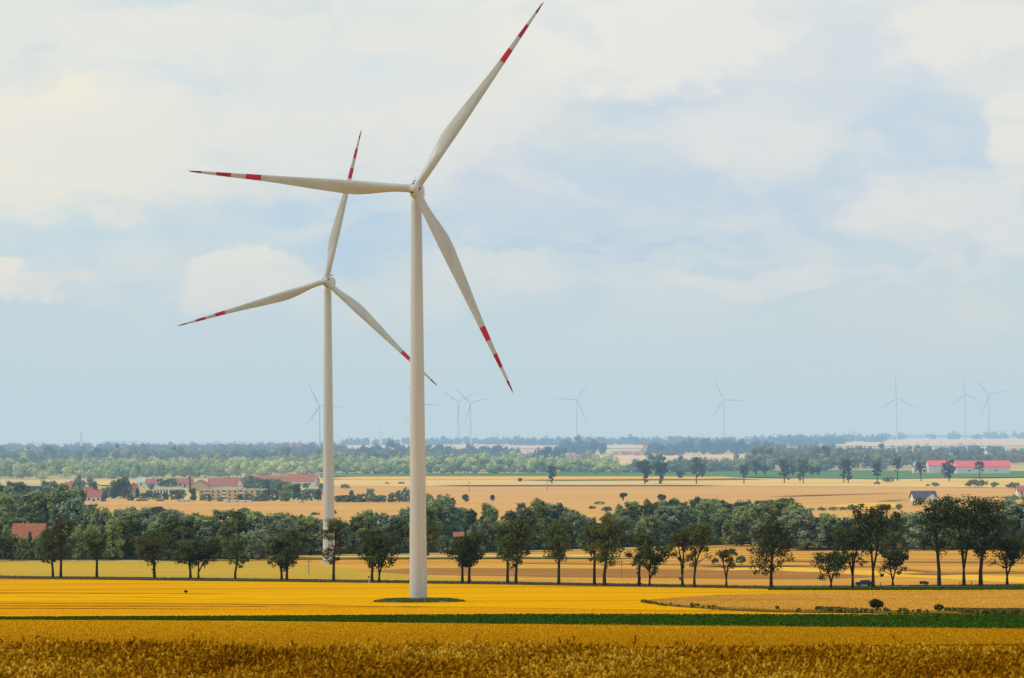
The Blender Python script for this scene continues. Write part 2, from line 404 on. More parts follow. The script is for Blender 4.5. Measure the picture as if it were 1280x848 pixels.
# near to far
band('wheat_field', M['near_wheat'], [(EX0, 809), (EX1, 815)], [(EX0, 773.5), (0, 774), (300, 776), (640, 780), (1280, 787), (EX1, 789)], lift=0.05, dlo=47.0, ny=60)
band('beet_field', M['beet'], [(EX0, 774.3), (0, 774.8), (300, 776.8), (640, 780.8), (1280, 787.6), (EX1, 790)],
     [(EX0, 773.2), (0, 772.6), (300, 771), (640, 768.6), (1000, 768.6), (1280, 769.5), (EX1, 769.5)], lift=0.08, ny=20, jit=0.15)
band('dull_crop_strip', M['yellow_tail'], [(EX0, 774), (0, 773.4), (300, 772), (640, 769.5), (1280, 770.5), (EX1, 771)],
     [(EX0, 752), (0, 752.5), (200, 753), (400, 756), (640, 760), (800, 762), (1280, 766), (EX1, 767)], lift=0.09, ny=16, jit=0.35, seed=3)
band('yellow_crop_field', M['yellow'], [(EX0, 753), (0, 753.5), (200, 754), (400, 757), (640, 761), (860, 764), (1280, 767), (EX1, 767)],
     [(EX0, 722), (0, 724), (320, 727.2), (640, 731.4), (960, 736.6), (1100, 737.6), (1280, 736.5), (EX1, 736)], lift=0.12, ny=30, jit=0.12, seed=4)
for k_, (ya, yb, xe, hh_) in enumerate([(754.1, 755.2, 430, 0.8), (757.2, 758.4, 560, 0.9), (760.3, 761.0, 380, 0.6), (746.2, 746.8, 330, 0.5), (740.0, 742.0, 300, 0.5)]):
    band('furrow', M['furrow_dark'], [(EX0, ya + 0.4), (xe, yb + 1.6)], [(EX0, ya + 0.4 - hh_), (xe, yb + 1.5 - hh_*0.3)], x1=xe, lift=0.145 + 0.004*k_, ny=4, jit=0.28, seed=70 + k_, taper=60)
band('tan_knoll_field', M['knoll'], [(806, 753.5), (830, 757), (880, 761), (960, 764), (1280, 769), (EX1, 770)],
     [(806, 752), (840, 748), (900, 744.5), (980, 742), (1100, 740.5), (1280, 738.5), (EX1, 737)], x0=806, lift=0.165, ny=16, jit=0.4, seed=5)
band('rough_bank', M['weeds'], [(800, 754.0), (840, 759.5), (900, 763.6), (960, 766.5), (1280, 770), (EX1, 771)],
     [(800, 753.5), (840, 756.5), (880, 759.5), (960, 762.5), (1100, 764), (1280, 766.5), (EX1, 768)], x0=800, lift=0.20, ny=6, jit=0.35, seed=6)
road_lo = [(EX0, 721.5), (0, 723.2), (320, 726.8), (640, 730.9), (960, 736.2), (1100, 736.6), (1280, 735.3), (EX1, 734.8)]
road_hi = [(EX0, 720), (0, 721.4), (320, 725), (640, 729), (960, 734.2), (1100, 733.8), (1280, 732.2), (EX1, 731.5)]
mid = lambda a, b_, t: [(p[0], p[1]*(1-t) + q[1]*t) for p, q in zip(a, b_)]
off = lambda a, d: [(p[0], p[1] + d) for p in a]
band('verge', M['verge'], off(road_lo, 0.9), off(road_hi, -0.4), lift=0.16, ny=6, jit=0.12, seed=7)
band('road', M['asphalt'], mid(road_lo, road_hi, 0.35), mid(road_lo, road_hi, 0.9), lift=0.2, ny=5)
band('half_ripe_field', M['olive'], off(road_hi, -0.3), [(EX0, 700), (0, 702.5), (335, 702.5), (420, 710), (520, 721), (640, 727.5), (700, 729)], x1=690, lift=0.16, ny=12, jit=0.1, seed=8)
band('ochre_field', M['tan2'], [(330, 724.8), (640, 728.7), (960, 734), (1100, 733.5), (1280, 732), (EX1, 731)],
     [(250, 700), (330, 697), (600, 693), (800, 686), (960, 680), (1280, 686), (EX1, 686)], x0=250, lift=0.10, ny=20, jit=0.15, seed=9)
band('brown_field', M['brown'], [(440, 715), (520, 719), (700, 722), (960, 724.5), (1100, 725)], [(440, 714.5), (520, 710.5), (700, 711.5), (960, 714), (1100, 719)], x0=440, x1=1100, lift=0.17, ny=8, jit=0.2, seed=10, taper=90)
band('furrow_strip', M['brown'], [(640, 705.5), (900, 708), (1100, 710), (1180, 718.5), (EX1, 716)], [(640, 703.8), (900, 706.5), (1100, 708.5), (1180, 716), (EX1, 714)], x0=640, lift=0.2, ny=4, jit=0.2, seed=12, taper=60)
band('furrow_strip', M['brown'], [(960, 703), (1280, 705), (EX1, 705)], [(960, 701.4), (1280, 703.2), (EX1, 703)], x0=960, lift=0.22, ny=4, jit=0.25, seed=61, taper=60)
band('furrow_strip', M['verge'], [(860, 710.2), (1010, 709.4)], [(860, 709), (1010, 708)], x0=860, x1=1010, lift=0.26, ny=4, jit=0.2, seed=62, taper=60)
band('furrow_strip', M['brown'], [(1126, 720.5), (1180, 720), (1280, 716)], [(1126, 716.5), (1180, 717), (1280, 714)], x0=1126, x1=1280, lift=0.26, ny=4, jit=0.2, seed=63, taper=60)
band('grass_strip', M['verge'], [(330, 700.8), (640, 699.5), (800, 700)], [(330, 699.6), (640, 698), (800, 698.8)], x0=330, x1=800, lift=0.26, ny=4, jit=0.2, seed=64, taper=60)
band('pale_strip', M['pale'], [(330, 698), (600, 697), (800, 697)], [(330, 696), (600, 695), (800, 694.5)], x0=330, x1=800, lift=0.24, ny=4, jit=0.1, taper=60)
band('gold_strip', M['gold'], [(860, 715), (960, 713.5), (1280, 730), (EX1, 730)], [(860, 713.5), (960, 709), (1280, 722), (EX1, 722)], x0=860, lift=0.15, ny=5, jit=0.2, seed=14, taper=120)
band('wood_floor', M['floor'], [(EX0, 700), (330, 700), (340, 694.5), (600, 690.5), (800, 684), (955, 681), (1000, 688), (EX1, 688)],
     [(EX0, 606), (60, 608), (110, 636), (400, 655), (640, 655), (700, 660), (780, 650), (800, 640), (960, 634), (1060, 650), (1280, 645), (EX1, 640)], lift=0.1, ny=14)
band('village_field', M['tan'], [(90, 650), (500, 660), (660, 658)], [(90, 627), (130, 626), (520, 628.5), (660, 629)], x0=90, x1=660, lift=0.5, ny=8, jit=0.1)
band('wide_stubble_field', M['tan'], [(400, 629), (640, 655), (1100, 655), (EX1, 652)], [(400, 609), (540, 608), (900, 607.5), (1280, 611), (EX1, 611)], x0=400, lift=0.38, ny=14, jit=0.15)
band('furrow', M['brown'], [(960, 622.6), (1140, 617.6)], [(960, 621.9), (1140, 617)], x0=960, x1=1140, lift=0.8, ny=3, jit=0.2, seed=31, taper=60)
band('furrow', M['green'], [(1090, 629.3), (1140, 627)], [(1090, 628), (1140, 625.6)], x0=1090, x1=1140, lift=0.8, ny=3, jit=0.2, seed=32, taper=60)
band('bright_strip', M['gold'], [(1040, 638), (1130, 638.5)], [(1040, 632), (1130, 629)], x0=1040, x1=1130, lift=0.7, ny=4, jit=0.2, seed=33, taper=25)
band('pale_field', M['pale'], [(400, 609), (900, 608), (1280, 611), (EX1, 611)], [(400, 600.5), (640, 599.5), (1280, 599), (EX1, 599)], x0=400, lift=0.5, ny=8, jit=0.1)
band('field_edge', M['green'], [(540, 608.9), (900, 608.9)], [(540, 608), (900, 608)], x0=540, x1=905, lift=0.9, ny=3, jit=0.06, taper=60)
band('field_edge', M['green'], [(700, 602.2), (960, 601)], [(700, 601.4), (960, 600)], x0=640, x1=960, lift=0.9, ny=3, jit=0.06, taper=60)
band('gold_field', M['gold'], [(400, 601), (640, 600.2), (900, 600)], [(400, 597), (640, 596.5), (900, 596.5)], x0=400, x1=930, lift=0.7, ny=5, jit=0.06, taper=60)
band('green_field', M['green'], [(400, 597), (640, 596.7), (900, 597), (1100, 600.5), (1280, 597.5), (EX1, 597)], [(400, 593), (640, 592.5), (900, 588.5), (1280, 590), (EX1, 590)], x0=400, lift=0.75, ny=6, jit=0.08)
band('pale_gap', M['pale'], [(120, 608), (155, 608)], [(120, 603), (155, 603)], x0=118, x1=152, lift=0.8, ny=3, taper=10)
band('far_stubble', M['farpink'], [(640, 590), (800, 590), (950, 588), (1000, 585)], [(640, 574), (760, 569.5), (950, 569), (1000, 568.5)], x0=560, x1=1000, lift=0.6, ny=6, jit=0.1, taper=40)
band('far_stubble', M['farpink'], [(1108, 574), (1280, 575), (EX1, 575)], [(1108, 566), (1280, 563), (EX1, 563)], x0=1108, lift=0.6, ny=6, jit=0.1, taper=40)
band('far_meadow', M['green'], [(1190, 576.5), (1280, 578), (EX1, 578)], [(1190, 572), (1280, 568), (EX1, 568)], x0=1190, lift=0.9, ny=4, taper=30)
band('far_stubble', M['farpink'], [(430, 562.5), (640, 561.5), (860, 560.5)], [(430, 557), (640, 557), (860, 556.8)], x0=400, x1=900, lift=0.8, ny=6, jit=0.1, taper=40)
band('far_stubble', M['farpink'], [(480, 571), (640, 569), (700, 569)], [(480, 569), (640, 567), (700, 567)], x0=480, x1=680, lift=0.9, ny=4, jit=0.1, taper=40)
band('far_stubble', M['farpink'], [(1050, 558.5), (1280, 558), (EX1, 558)], [(1050, 549.5), (1280, 547.5), (EX1, 546)], x0=1020, lift=0.8, ny=6, jit=0.1, taper=40)
band('far_meadow', M['fargreen'], [(EX0, 576), (100, 575), (480, 571)], [(EX0, 567), (100, 567), (480, 565)], x1=640, lift=0.6, ny=5, jit=0.1, taper=30)

# ------------------------------------------------------------------ vectorised vegetation helpers
def quads_from(centers, normals, size, r, aspect=1.0):
    n = len(centers)
    nrm = normals / (np.linalg.norm(normals, axis=1, keepdims=True) + 1e-9)
    t = r.normal(size=(n, 3)); a = np.cross(nrm, t); a /= np.linalg.norm(a, axis=1, keepdims=True) + 1e-9
    b_ = np.cross(nrm, a)
    s = (size * (0.6 + 0.8*r.rand(n)))[:, None] * 0.5
    V = np.stack([centers - a*s*aspect, centers - b_*s*0.75, centers + a*s*aspect, centers + b_*s*0.75], 1)
    return V.reshape(-1, 3)
def qfaces(n): return np.arange(n*4).reshape(n, 4)

def clump_leaves(cl, per, size, r, squash=0.8, flat=0.35):
    """cl: (n,4) centre+radius. leaves over each clump's shell"""
    n = len(cl); tot = n*per
    d = r.normal(size=(tot, 3)); d /= np.linalg.norm(d, axis=1, keepdims=True)
    rad = np.repeat(cl[:, 3], per) * (0.35 + 0.65*r.rand(tot)**0.45) * (0.85 + 0.3*r.rand(tot))
    dd = d.copy(); dd[:, 2] *= squash
    c = np.repeat(cl[:, :3], per, 0) + dd*rad[:, None]
    nn = d + r.normal(size=(tot, 3))*0.55; nn[:, 2] += flat
    return quads_from(c, nn, size, r, 1.0)

_q = []
for ax in range(3):
    for sg in (-1, 1):
        for i in range(2):
            for j in range(2):
                f_ = []
                for (a_, b_) in ((i, j), (i+1, j), (i+1, j+1), (i, j+1)):
                    v_ = [0, 0, 0]; v_[ax] = sg; v_[(ax+1) % 3] = a_-1; v_[(ax+2) % 3] = b_-1; f_.append(tuple(v_))
                _q.append(f_ if sg > 0 else f_[::-1])
_cv = sorted({v for f_ in _q for v in f_}); _ci = {v: i for i, v in enumerate(_cv)}
CUBV = np.array(_cv, float); CUBV /= np.linalg.norm(CUBV, axis=1, keepdims=True)
CUBF = np.array([[_ci[v] for v in f_] for f_ in _q])
def cores(cl, k, r, squash=0.85):
    n = len(cl)
    V = cl[:, None, :3] + CUBV[None]*np.array([1, 1, squash])*(cl[:, 3]*k)[:, None, None]*(0.75 + 0.5*r.rand(n, len(CUBV), 1))
    return V.reshape(-1, 3), (CUBF[None] + (np.arange(n)*len(CUBV))[:, None, None]).reshape(-1, 4)
def with_cores(V, cl, k, r):
    V2, F2 = cores(np.asarray(cl, float), k, r)
    return np.concatenate([V, V2]), np.concatenate([qfaces(len(V)//4), F2 + len(V)])
def tree_mesh_parts(H, W, cb, r, nlimb=7, per=70, leaf=0.42, shape='round', forks=1, trunk_r=None, gap=0.0, sub=4, clr=1.0, lean=0.0):
    """returns (trunk MB, leaves verts). H height, W crown width, cb crown base fraction"""
    tb = MB(); tr = trunk_r or (0.018*H + 0.06)
    wood = []; cl = []
    def env(z):      # half width at relative crown height 0..1
        z = min(max(z, 0), 1)
        if shape == 'round': return math.sin(PI*(0.12 + 0.85*z))**0.6
        if shape == 'vase': return 0.45 + 0.6*math.sin(PI*min(1, 0.1 + 0.8*z))**0.7 * (0.5 + 0.5*z)
        if shape == 'flat': return (0.5 + 0.5*z) if z < 0.75 else 1.0 - (z-0.75)*1.6
        if shape == 'column': return 0.8
        if shape == 'egg': return math.sin(PI*(0.18 + 0.78*z**0.85))**0.7
        return 1.0
    z0 = cb*H
    ph0 = r.rand()*6.28
    tops = []
    for f in range(forks):
        fx = 0 if forks == 1 else math.cos(ph0 + f*2*PI/forks)*W*0.16
        fy = 0 if forks == 1 else math.sin(ph0 + f*2*PI/forks)*W*0.12
        zt = H*(0.80 + 0.1*r.rand())
        pts = [(0, 0, -0.3), (0, 0, z0*0.45)]
        pts += [(fx*0.5 + r.normal()*0.1 + lean*H*0.05, fy*0.5, z0 + 0.1*(H-z0)), (fx*1.1 + r.normal()*0.25 + lean*H*0.1, fy + r.normal()*0.2, z0 + 0.45*(H-z0)), (fx*1.4 + r.normal()*0.3 + lean*H*0.15, fy*1.2, zt)]
        k = 1.0 if forks == 1 else 0.72
        tb.tube(pts, [tr*1.35 if f == 0 else tr*0.9, tr*k, tr*0.85*k, tr*0.5*k, tr*0.12], 7)
        wood.append(pts); tops.append(pts[-1])
        cl.append((pts[-1][0], pts[-1][1], pts[-1][2] + 0.02*H, W*0.17))
    for i in range(nlimb):
        f = wood[i % forks]; t = (i + 0.5*r.rand())/nlimb
        zs = z0*(0.85 if t < 0.3 else 1.0) + (H - z0)*t*0.62
        # start on trunk polyline
        P = [Vector(p) for p in f]
        s = P[-1]
        for a_, b2 in zip(P, P[1:]):
            if a_.z <= zs <= b2.z: s = a_.lerp(b2, (zs - a_.z)/(b2.z - a_.z)); break
        az = i*2.4 + ph0 + r.normal()*0.3
        rise = (H-z0)*(0.12 + 0.22*r.rand())
        ez = min(H*0.93, s.z + rise*(1.2 if t < 0.3 else 1.6)); 
        rel = (ez - z0)/(H - z0)
        L = 0.5*W*env(rel)*(0.72 + 0.28*r.rand())
        e = Vector((math.cos(az)*L, math.sin(az)*L, ez)) + Vector((s.x*0.6, s.y*0.6, 0))
        md = s.lerp(e, 0.5) + Vector((0, 0, -0.04*H*(0.5 - t) + 0.02*H))
        lr = tr*(0.42 - 0.22*t)
        tb.tube([s, md, e], [lr, lr*0.65, lr*0.15], 5, False)
        for j in range(sub):
            q = (j + 0.6 + 0.4*r.rand())/sub
            base = s.lerp(md, min(1, q*2)) if q < 0.5 else md.lerp(e, (q-0.5)*2)
            dirn = Vector((r.normal(), r.normal(), r.normal()*0.7 + 0.25)).normalized()
            ll = W*(0.10 + 0.12*r.rand())
            tip = base + dirn*ll
            if tip.z < z0*0.9: tip.z = z0*0.9 + r.rand()*0.5
            if tip.z > H*0.985: tip.z = H*0.985
            tb.tube([base, tip], [lr*0.35, lr*0.08], 4, False)
            if r.rand() > gap + (0.45 if (t < 0.3 and (forks > 1 or shape == 'vase')) else 0):
                cl.append((tip.x, tip.y, tip.z, W*(0.06 + 0.08*r.rand())*clr))
        if r.rand() > gap*0.5: cl.append((e.x, e.y, e.z, W*(0.11 + 0.06*r.rand())*clr))
    # crown infill so the middle is not hollow
    nf = int(nlimb*2.2*(1 - gap))
    for i in range(nf):
        z = r.rand()**0.8; z = 0.32 + 0.68*z if (shape == 'vase' or forks > 1) else 0.1 + 0.9*z
        a_ = r.rand()*6.28; q = 0.5*W*env(z)*r.rand()**0.6*0.85
        cl.append((q*math.cos(a_) + lean*H*0.1, q*math.sin(a_), z0 + (H-z0)*(0.06 + 0.86*z), W*(0.09 + 0.08*r.rand())*clr))
    V = clump_leaves(np.array(cl), per, leaf, r)
    # stray sprigs around the rim
    ns = int(per*len(cl)*0.10)
    c0 = np.array(cl)[r.randint(0, len(cl), ns)]
    d = r.normal(size=(ns, 3)); d /= np.linalg.norm(d, axis=1, keepdims=True)
    st = c0[:, :3] + d*c0[:, 3:4]*(1.05 + 0.5*r.rand(ns, 1))
    V = np.concatenate([V, quads_from(st, d, leaf*0.8, r)])
    V[:, 2] = np.minimum(V[:, 2], H*1.01)
    return tb, V

M['bark'] = plain('bark', (0.045, 0.038, 0.028), 0.95, 0.05, 0.3, 3)
M['leaf_road'] = leaf_mat('roadside_leaves', (0.046, 0.062, 0.020, 1), (0.17, 0.19, 0.062, 1), 0.25, 0.35)
M['leaf_dark'] = leaf_mat('dark_leaves', (0.032, 0.046, 0.016, 1), (0.095, 0.115, 0.038, 1), 0.2, 0.3)
M['leaf_rust'] = leaf_mat('rusty_leaves', (0.070, 0.075, 0.030, 1), (0.17, 0.165, 0.065, 1), 0.25, 0.3)
M['leaf_wood'] = leaf_mat('woodland_leaves', (0.072, 0.105, 0.038, 1), (0.34, 0.36, 0.13, 1), 0.15, 0.16, 1.1)
M['leaf_silver'] = leaf_mat('willow_leaves', (0.12, 0.16, 0.095, 1), (0.30, 0.34, 0.20, 1), 0.15, 0.16, 0.8)
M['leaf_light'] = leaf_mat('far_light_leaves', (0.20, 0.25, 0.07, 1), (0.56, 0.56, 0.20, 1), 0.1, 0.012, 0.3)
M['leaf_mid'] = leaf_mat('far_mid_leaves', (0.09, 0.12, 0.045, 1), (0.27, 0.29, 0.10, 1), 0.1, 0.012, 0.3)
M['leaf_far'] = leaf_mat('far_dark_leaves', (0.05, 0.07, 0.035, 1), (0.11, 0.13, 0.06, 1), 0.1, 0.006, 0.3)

# ------------------------------------------------------------------ roadside trees
G_ROAD = 'trees lining the country road'
road_trees = [
    # px, base, top, crown left, right, crown bottom, shape, material, gap, forks, label
    (66, 722.6, 661, 45, 76, 704, 'egg', 'leaf_road', 0.25, 1, 'dark thin roadside tree leaning against a rusty taller one, leftmost of the avenue'),
    (76, 723, 643, 60, 93, 700, 'egg', 'leaf_rust', 0.3, 1, 'rusty brown sparse roadside tree, second from the left end of the avenue'),
    (121, 723, 669, 104, 138, 693, 'round', 'leaf_road', 0.15, 1, 'small round olive tree standing alone on the road at the far left'),
    (193, 724, 664, 164, 213, 705, 'flat', 'leaf_road', 0.25, 1, 'wide flat topped tree with drooping left side on the road at the left'),
    (238, 724.3, 676, 215, 254, 706, 'round', 'leaf_road', 0.1, 1, 'left tree of a touching low round pair on the left part of the road'),
    (248, 724.5, 680, 238, 276, 707, 'round', 'leaf_dark', 0.15, 2, 'forked right tree of a touching low round pair on the left part of the road'),
    (294, 724.8, 672, 284, 311, 708, 'egg', 'leaf_road', 0.15, 1, 'narrow small roadside tree between the round pair and the wide clump'),
    (352, 726, 672, 334, 366, 710, 'round', 'leaf_dark', 0.1, 1, 'straight stemmed left tree of the dense dark pair left of the rear turbine'),
    (358.5, 726.3, 663, 342, 383, 712, 'egg', 'leaf_road', 0.2, 1, 'broad right tree of the dense dark pair left of the rear turbine'),
    (417, 727.5, 647, 402, 438, 704, 'egg', 'leaf_road', 0.42, 1, 'tall see through tree standing in front of the rear turbine tower'),
    (465, 728, 662, 447, 486, 708, 'egg', 'leaf_road', 0.12, 1, 'straight left tree of the pair just left of the front turbine tower'),
    (474, 728.5, 669, 457, 501, 710, 'round', 'leaf_dark', 0.2, 2, 'forked spreading right tree of the pair just left of the front turbine tower'),
    (529, 729.5, 648, 506, 557, 704, 'egg', 'leaf_rust', 0.25, 1, 'brownish tree mostly hidden behind the front turbine tower'),
    (578, 729.2, 672, 562, 596, 707, 'round', 'leaf_dark', 0.1, 1, 'dark left tree of the pair just right of the front turbine tower'),
    (586.5, 729.7, 668, 570, 608, 706, 'round', 'leaf_dark', 0.15, 1, 'right tree of the pair just right of the front turbine tower, ivy on its trunk'),
    (634.5, 730.5, 652, 617, 650, 706, 'egg', 'leaf_road', 0.15, 1, 'tall left tree of the close pair near the middle of the avenue'),
    (645, 731, 649, 630, 668, 708, 'egg', 'leaf_road', 0.15, 1, 'tall right tree of the close pair near the middle of the avenue'),
    (698.5, 731.8, 652, 680, 719, 704, 'round', 'leaf_road', 0.12, 1, 'single round crowned tree with clear stem right of the middle pair'),
    (743, 732.3, 651, 728, 759, 701, 'egg', 'leaf_road', 0.15, 1, 'slim left tree of the tall pair right of the single round tree'),
    (755.5, 733.5, 645, 738, 788, 702, 'egg', 'leaf_road', 0.12, 1, 'broad right tree of the tall pair right of the single round tree'),
    (799, 733.5, 668, 784, 819, 704, 'round', 'leaf_road', 0.15, 1, 'straight stemmed tree beside a crooked spreading one'),
    (812, 734.3, 681, 801, 841, 716, 'flat', 'leaf_dark', 0.28, 2, 'low crooked tree with limbs spreading to the right'),
    (853, 734.8, 661, 834, 872, 702, 'egg', 'leaf_road', 0.25, 2, 'ivy stemmed forked tree left of an open crowned one'),
    (868, 735.4, 655, 853, 896, 706, 'vase', 'leaf_road', 0.28, 2, 'vase shaped open crowned tree just left of the small bare tree'),
    (908, 735.5, 686, 893, 925, 712, 'vase', 'leaf_rust', 0.62, 2, 'small nearly bare tree standing alone in the avenue'),
    (964, 736.6, 652, 937, 997, 716, 'egg', 'leaf_dark', 0.18, 1, 'dense full tree reaching low, alone right of the small bare tree'),
    (1039, 736.8, 692, 1016, 1061, 722, 'round', 'leaf_dark', 0.25, 2, 'small spreading tree left of the parked car'),
    (1066, 736.5, 661, 1040, 1088, 703, 'vase', 'leaf_dark', 0.15, 3, 'many forked tree just left of the parked car'),
    (1091.5, 736.5, 632, 1066, 1126, 690, 'egg', 'leaf_dark', 0.1, 2, 'tall forked tree standing over the parked car'),
    (1116, 733.5, 688, 1099, 1138, 718, 'round', 'leaf_dark', 0.25, 2, 'small bushy tree right of the parked car'),
    (1174, 733.6, 622, 1143, 1196, 690, 'vase', 'leaf_dark', 0.1, 1, 'tall clear stemmed left tree of the big group at the right'),
    (1205, 733.6, 620, 1176, 1236, 688, 'vase', 'leaf_dark', 0.08, 3, 'big forked middle tree of the big group at the right'),
    (1226, 733.4, 623, 1202, 1266, 692, 'round', 'leaf_dark', 0.1, 1, 'wide right tree of the big group at the right'),
    (1259, 732.4, 671, 1236, 1292, 708, 'round', 'leaf_dark', 0.12, 2, 'lower dense tree at the right edge beside the big group'),
]
for i, (px, by, ty, xl, xr, cby, shp, mk, gap, forks, lab) in enumerate(road_trees):
    r = np.random.RandomState(100 + i)
    p = gpt(px, by); s = ppm(p.y)
    H = (by - ty)/s; W = (xr - xl)/s*1.1; gap = min(0.7, gap + 0.1); cb = (by - cby)/(by - ty)
    lean = ((xl + xr)/2 - px)/s
    tb, V = tree_mesh_parts(H, W, cb, r, nlimb=11 if W > 7 else 8, per=44 if W > 7 else 40, leaf=0.34 + 0.010*W, shape=shp, forks=forks, gap=gap, trunk_r=0.17 + 0.006*H + 0.010*W/ max(1, forks**0.5), sub=7)
    sh = np.clip((V[:, 2] - cb*H*0.6)/(H*0.5), 0, 1); V[:, 0] += lean*sh*0.9
    for k, v in enumerate(tb.V):
        q = min(max((v[2] - cb*H*0.6)/(H*0.5), 0), 1); tb.V[k] = (v[0] + lean*q*0.9, v[1], v[2])
    root = empty('roadside_tree', (p.x, p.y, p.z + 0.15))
    tag(root, lab, 'tree', G_ROAD)
    tb.build('trunk', M['bark'], root)
    obj('crown', mesh('crown', V, qfaces(len(V)//4), M[mk]), root)
    if i in (3, 14, 22, 20):       # ivy or shoots round the stem
        c = np.array([(r.normal()*0.15, r.normal()*0.15, z, 0.35 + 0.25*r.rand()) for z in np.linspace(0.6, cb*H, 5 if i != 14 else 3)])
        V2 = clump_leaves(c, 40, 0.3, r); obj('ivy', mesh('ivy', V2, qfaces(len(V2)//4), M['leaf_dark']), root)

# ------------------------------------------------------------------ woodland belt, one object per tree
protos = []
for i in range(11):
    r = np.random.RandomState(300 + i)
    H, W = 14.0, 11.5
    cl = []
    kind = ['dome', 'tall', 'dome', 'layer', 'dome', 'tall', 'layer'][i % 7]
    n = 58
    lob = [(r.normal()*W*0.2, r.normal()*W*0.2, r.rand()) for _ in range(5)]
    for k in range(n):
        z = (k + 0.5)/n; a_ = k*2.4 + r.normal()*0.5
        if kind == 'dome': e = math.sin(PI*(0.2 + 0.74*z))**0.55
        elif kind == 'tall': e = 0.62*(1 - 0.75*z**2.2) * (0.75 + 0.25*math.sin(z*14 + i))
        else: e = (0.85 + 0.2*math.sin(z*11 + i))*math.sin(PI*(0.25 + 0.68*z))**0.7
        q = 0.5*W*e*(0.62 + 0.34*r.rand()); lb = lob[int(r.randint(5))]
        f = 0.6 if kind != 'tall' else 0.15
        cl.append((q*math.cos(a_) + lb[0]*f*z, q*math.sin(a_) + lb[1]*f*z, H*(0.1 + (0.80 if kind != 'tall' else 0.88)*z + 0.05*(lb[2]-.5)), W*(0.065 + 0.085*r.rand())))
    for k in range(12): cl.append((r.normal()*W*0.12, r.normal()*W*0.12, H*(0.15 + 0.7*r.rand()), W*(0.13 + 0.05*r.rand())))
    V = clump_leaves(np.array(cl), 44, 0.72, r, 1.05)
    V[:, 2] = np.maximum(V[:, 2], 0.2)
    tb = MB(); tb.tube([(0, 0, -0.4), (0.1, 0, 3), (0, 0.1, 8)], [0.35, 0.28, 0.12], 6)
    for k in range(4):
        c = cl[k*5 + 3]; tb.tube([(0, 0, 2.5), (c[0]*0.8, c[1]*0.8, c[2])], [0.16, 0.04], 4, False)
    mk = 'leaf_silver' if i in (4, 7, 9) else 'leaf_wood'
    V, FQ = with_cores(V, cl, 0.62, r)
    protos.append((mesh('trunk', tb.V, tb.F, M['bark']), mesh('crown', V, FQ, M[mk])))
def wood_tree(name, px, by, H, W, label, group, proto, rz, cat='tree'):
    p = gpt(px, by)
    root = empty(name, (p.x, p.y, p.z + 0.2), rz); root.scale = (W/11.5, W/11.5, H/14.0)
    tag(root, label, cat, group)
    obj('trunk', protos[proto][0], root); obj('crown', protos[proto][1], root)
    return root
top_line = [(-60, 598), (0, 599), (60, 601), (80, 604), (96, 618), (112, 633), (140, 634), (200, 633), (250, 640), (300, 634), (330, 640), (400, 645), (430, 652), (447, 642), (500, 640), (520, 630),
            (533, 617), (556, 618), (572, 634), (592, 640), (606, 634), (625, 631), (642, 640), (652, 628), (690, 626), (712, 634), (722, 644), (760, 644), (772, 630), (800, 627), (860, 625), (885, 621), (930, 626),
            (958, 624), (985, 621), (1005, 628), (1016, 640), (1060, 642), (1100, 642), (1150, 640), (1220, 636), (1250, 628), (1330, 620)]
front_line = [(-60, 702.5), (330, 702.5), (332, 697), (600, 693), (800, 687), (950, 684), (958, 690), (1340, 689.5)]
clear = [(14, 63, 655, 674), (553, 583, 656, 673), (838, 850, 655, 665), (1060, 1130, 690, 700)]
tl = np.array(top_line, float); fl = np.array(front_line, float)
cand = []
# rows from the front edge back, each with its own spacing
row = 0
Dq = 0
for rowi in range(16):
    px = -50 + rs.rand()*12
    while px < 1330:
        fy = np.interp(px, fl[:, 0], fl[:, 1]); tyl = np.interp(px, tl[:, 0], tl[:, 1])
        D0 = float(Dat(px, fy)[0]) + 4 + (rowi**1.25)*21 + rs.rand()*10
        H = (9.5 + 9.5*rs.rand()**1.2) * (0.75 if rowi == 0 else 1.0); W = H*(0.65 + 0.55*rs.rand())
        s = ppm(D0)
        x = ray(px, 650)[0]*D0
        z = float(tz(x, D0)); bx, byy = project((x, D0, z)); tx, tyy = project((x, D0, z + H))
        ok = tyy > tyl - 3 + rs.rand()*5
        if not ok and tyy > tyl - 22 and rowi < 12:   # shrink to fit the skyline of the wood
            H2 = (byy - tyl)/s*(0.92 + 0.1*rs.rand())
            if H2 > 5.5: H = H2; W = H*(0.8 + 0.4*rs.rand()); ok = True; tx, tyy = project((x, D0, z + H))
        for (cx0, cx1, cy0, cy1) in clear:
            if D0 < 1045 and cx0 - W*s*0.35 < px < cx1 + W*s*0.35 and tyy < cy1 - 1 and byy > cy0: ok = False
        if ok: cand.append((D0, bx, byy, H, W))
        px += W*s*(0.62 + 0.3*rs.rand())
cand.sort(key=lambda c: c[0])
keep = []
for c in cand:     # visible test: enough of the crown above nearer crowns
    D0, bx, byy, H, W = c; s = ppm(D0); t = byy - H*s
    cover = [k for k in keep if abs(k[1] - bx) < 0.3*k[4]*ppm(k[0]) and k[2] - k[3]*ppm(k[0]) < t + 1]
    if len(cover) >= 1 and D0 > 1000: continue
    keep.append(c)
LIMIT = 285
if len(keep) > LIMIT: keep = [keep[i] for i in sorted(rs.permutation(len(keep))[:LIMIT])]
print('woodland trees', len(keep), 'of', len(cand))
for i, (D0, bx, byy, H, W) in enumerate(keep):
    wood_tree('woodland_tree', bx, byy, H, W, 'leafy broadleaf tree packed in the dark woodland belt behind the roadside avenue', 'trees of the woodland belt behind the road', int(rs.randint(len(protos))), rs.rand()*6.28)

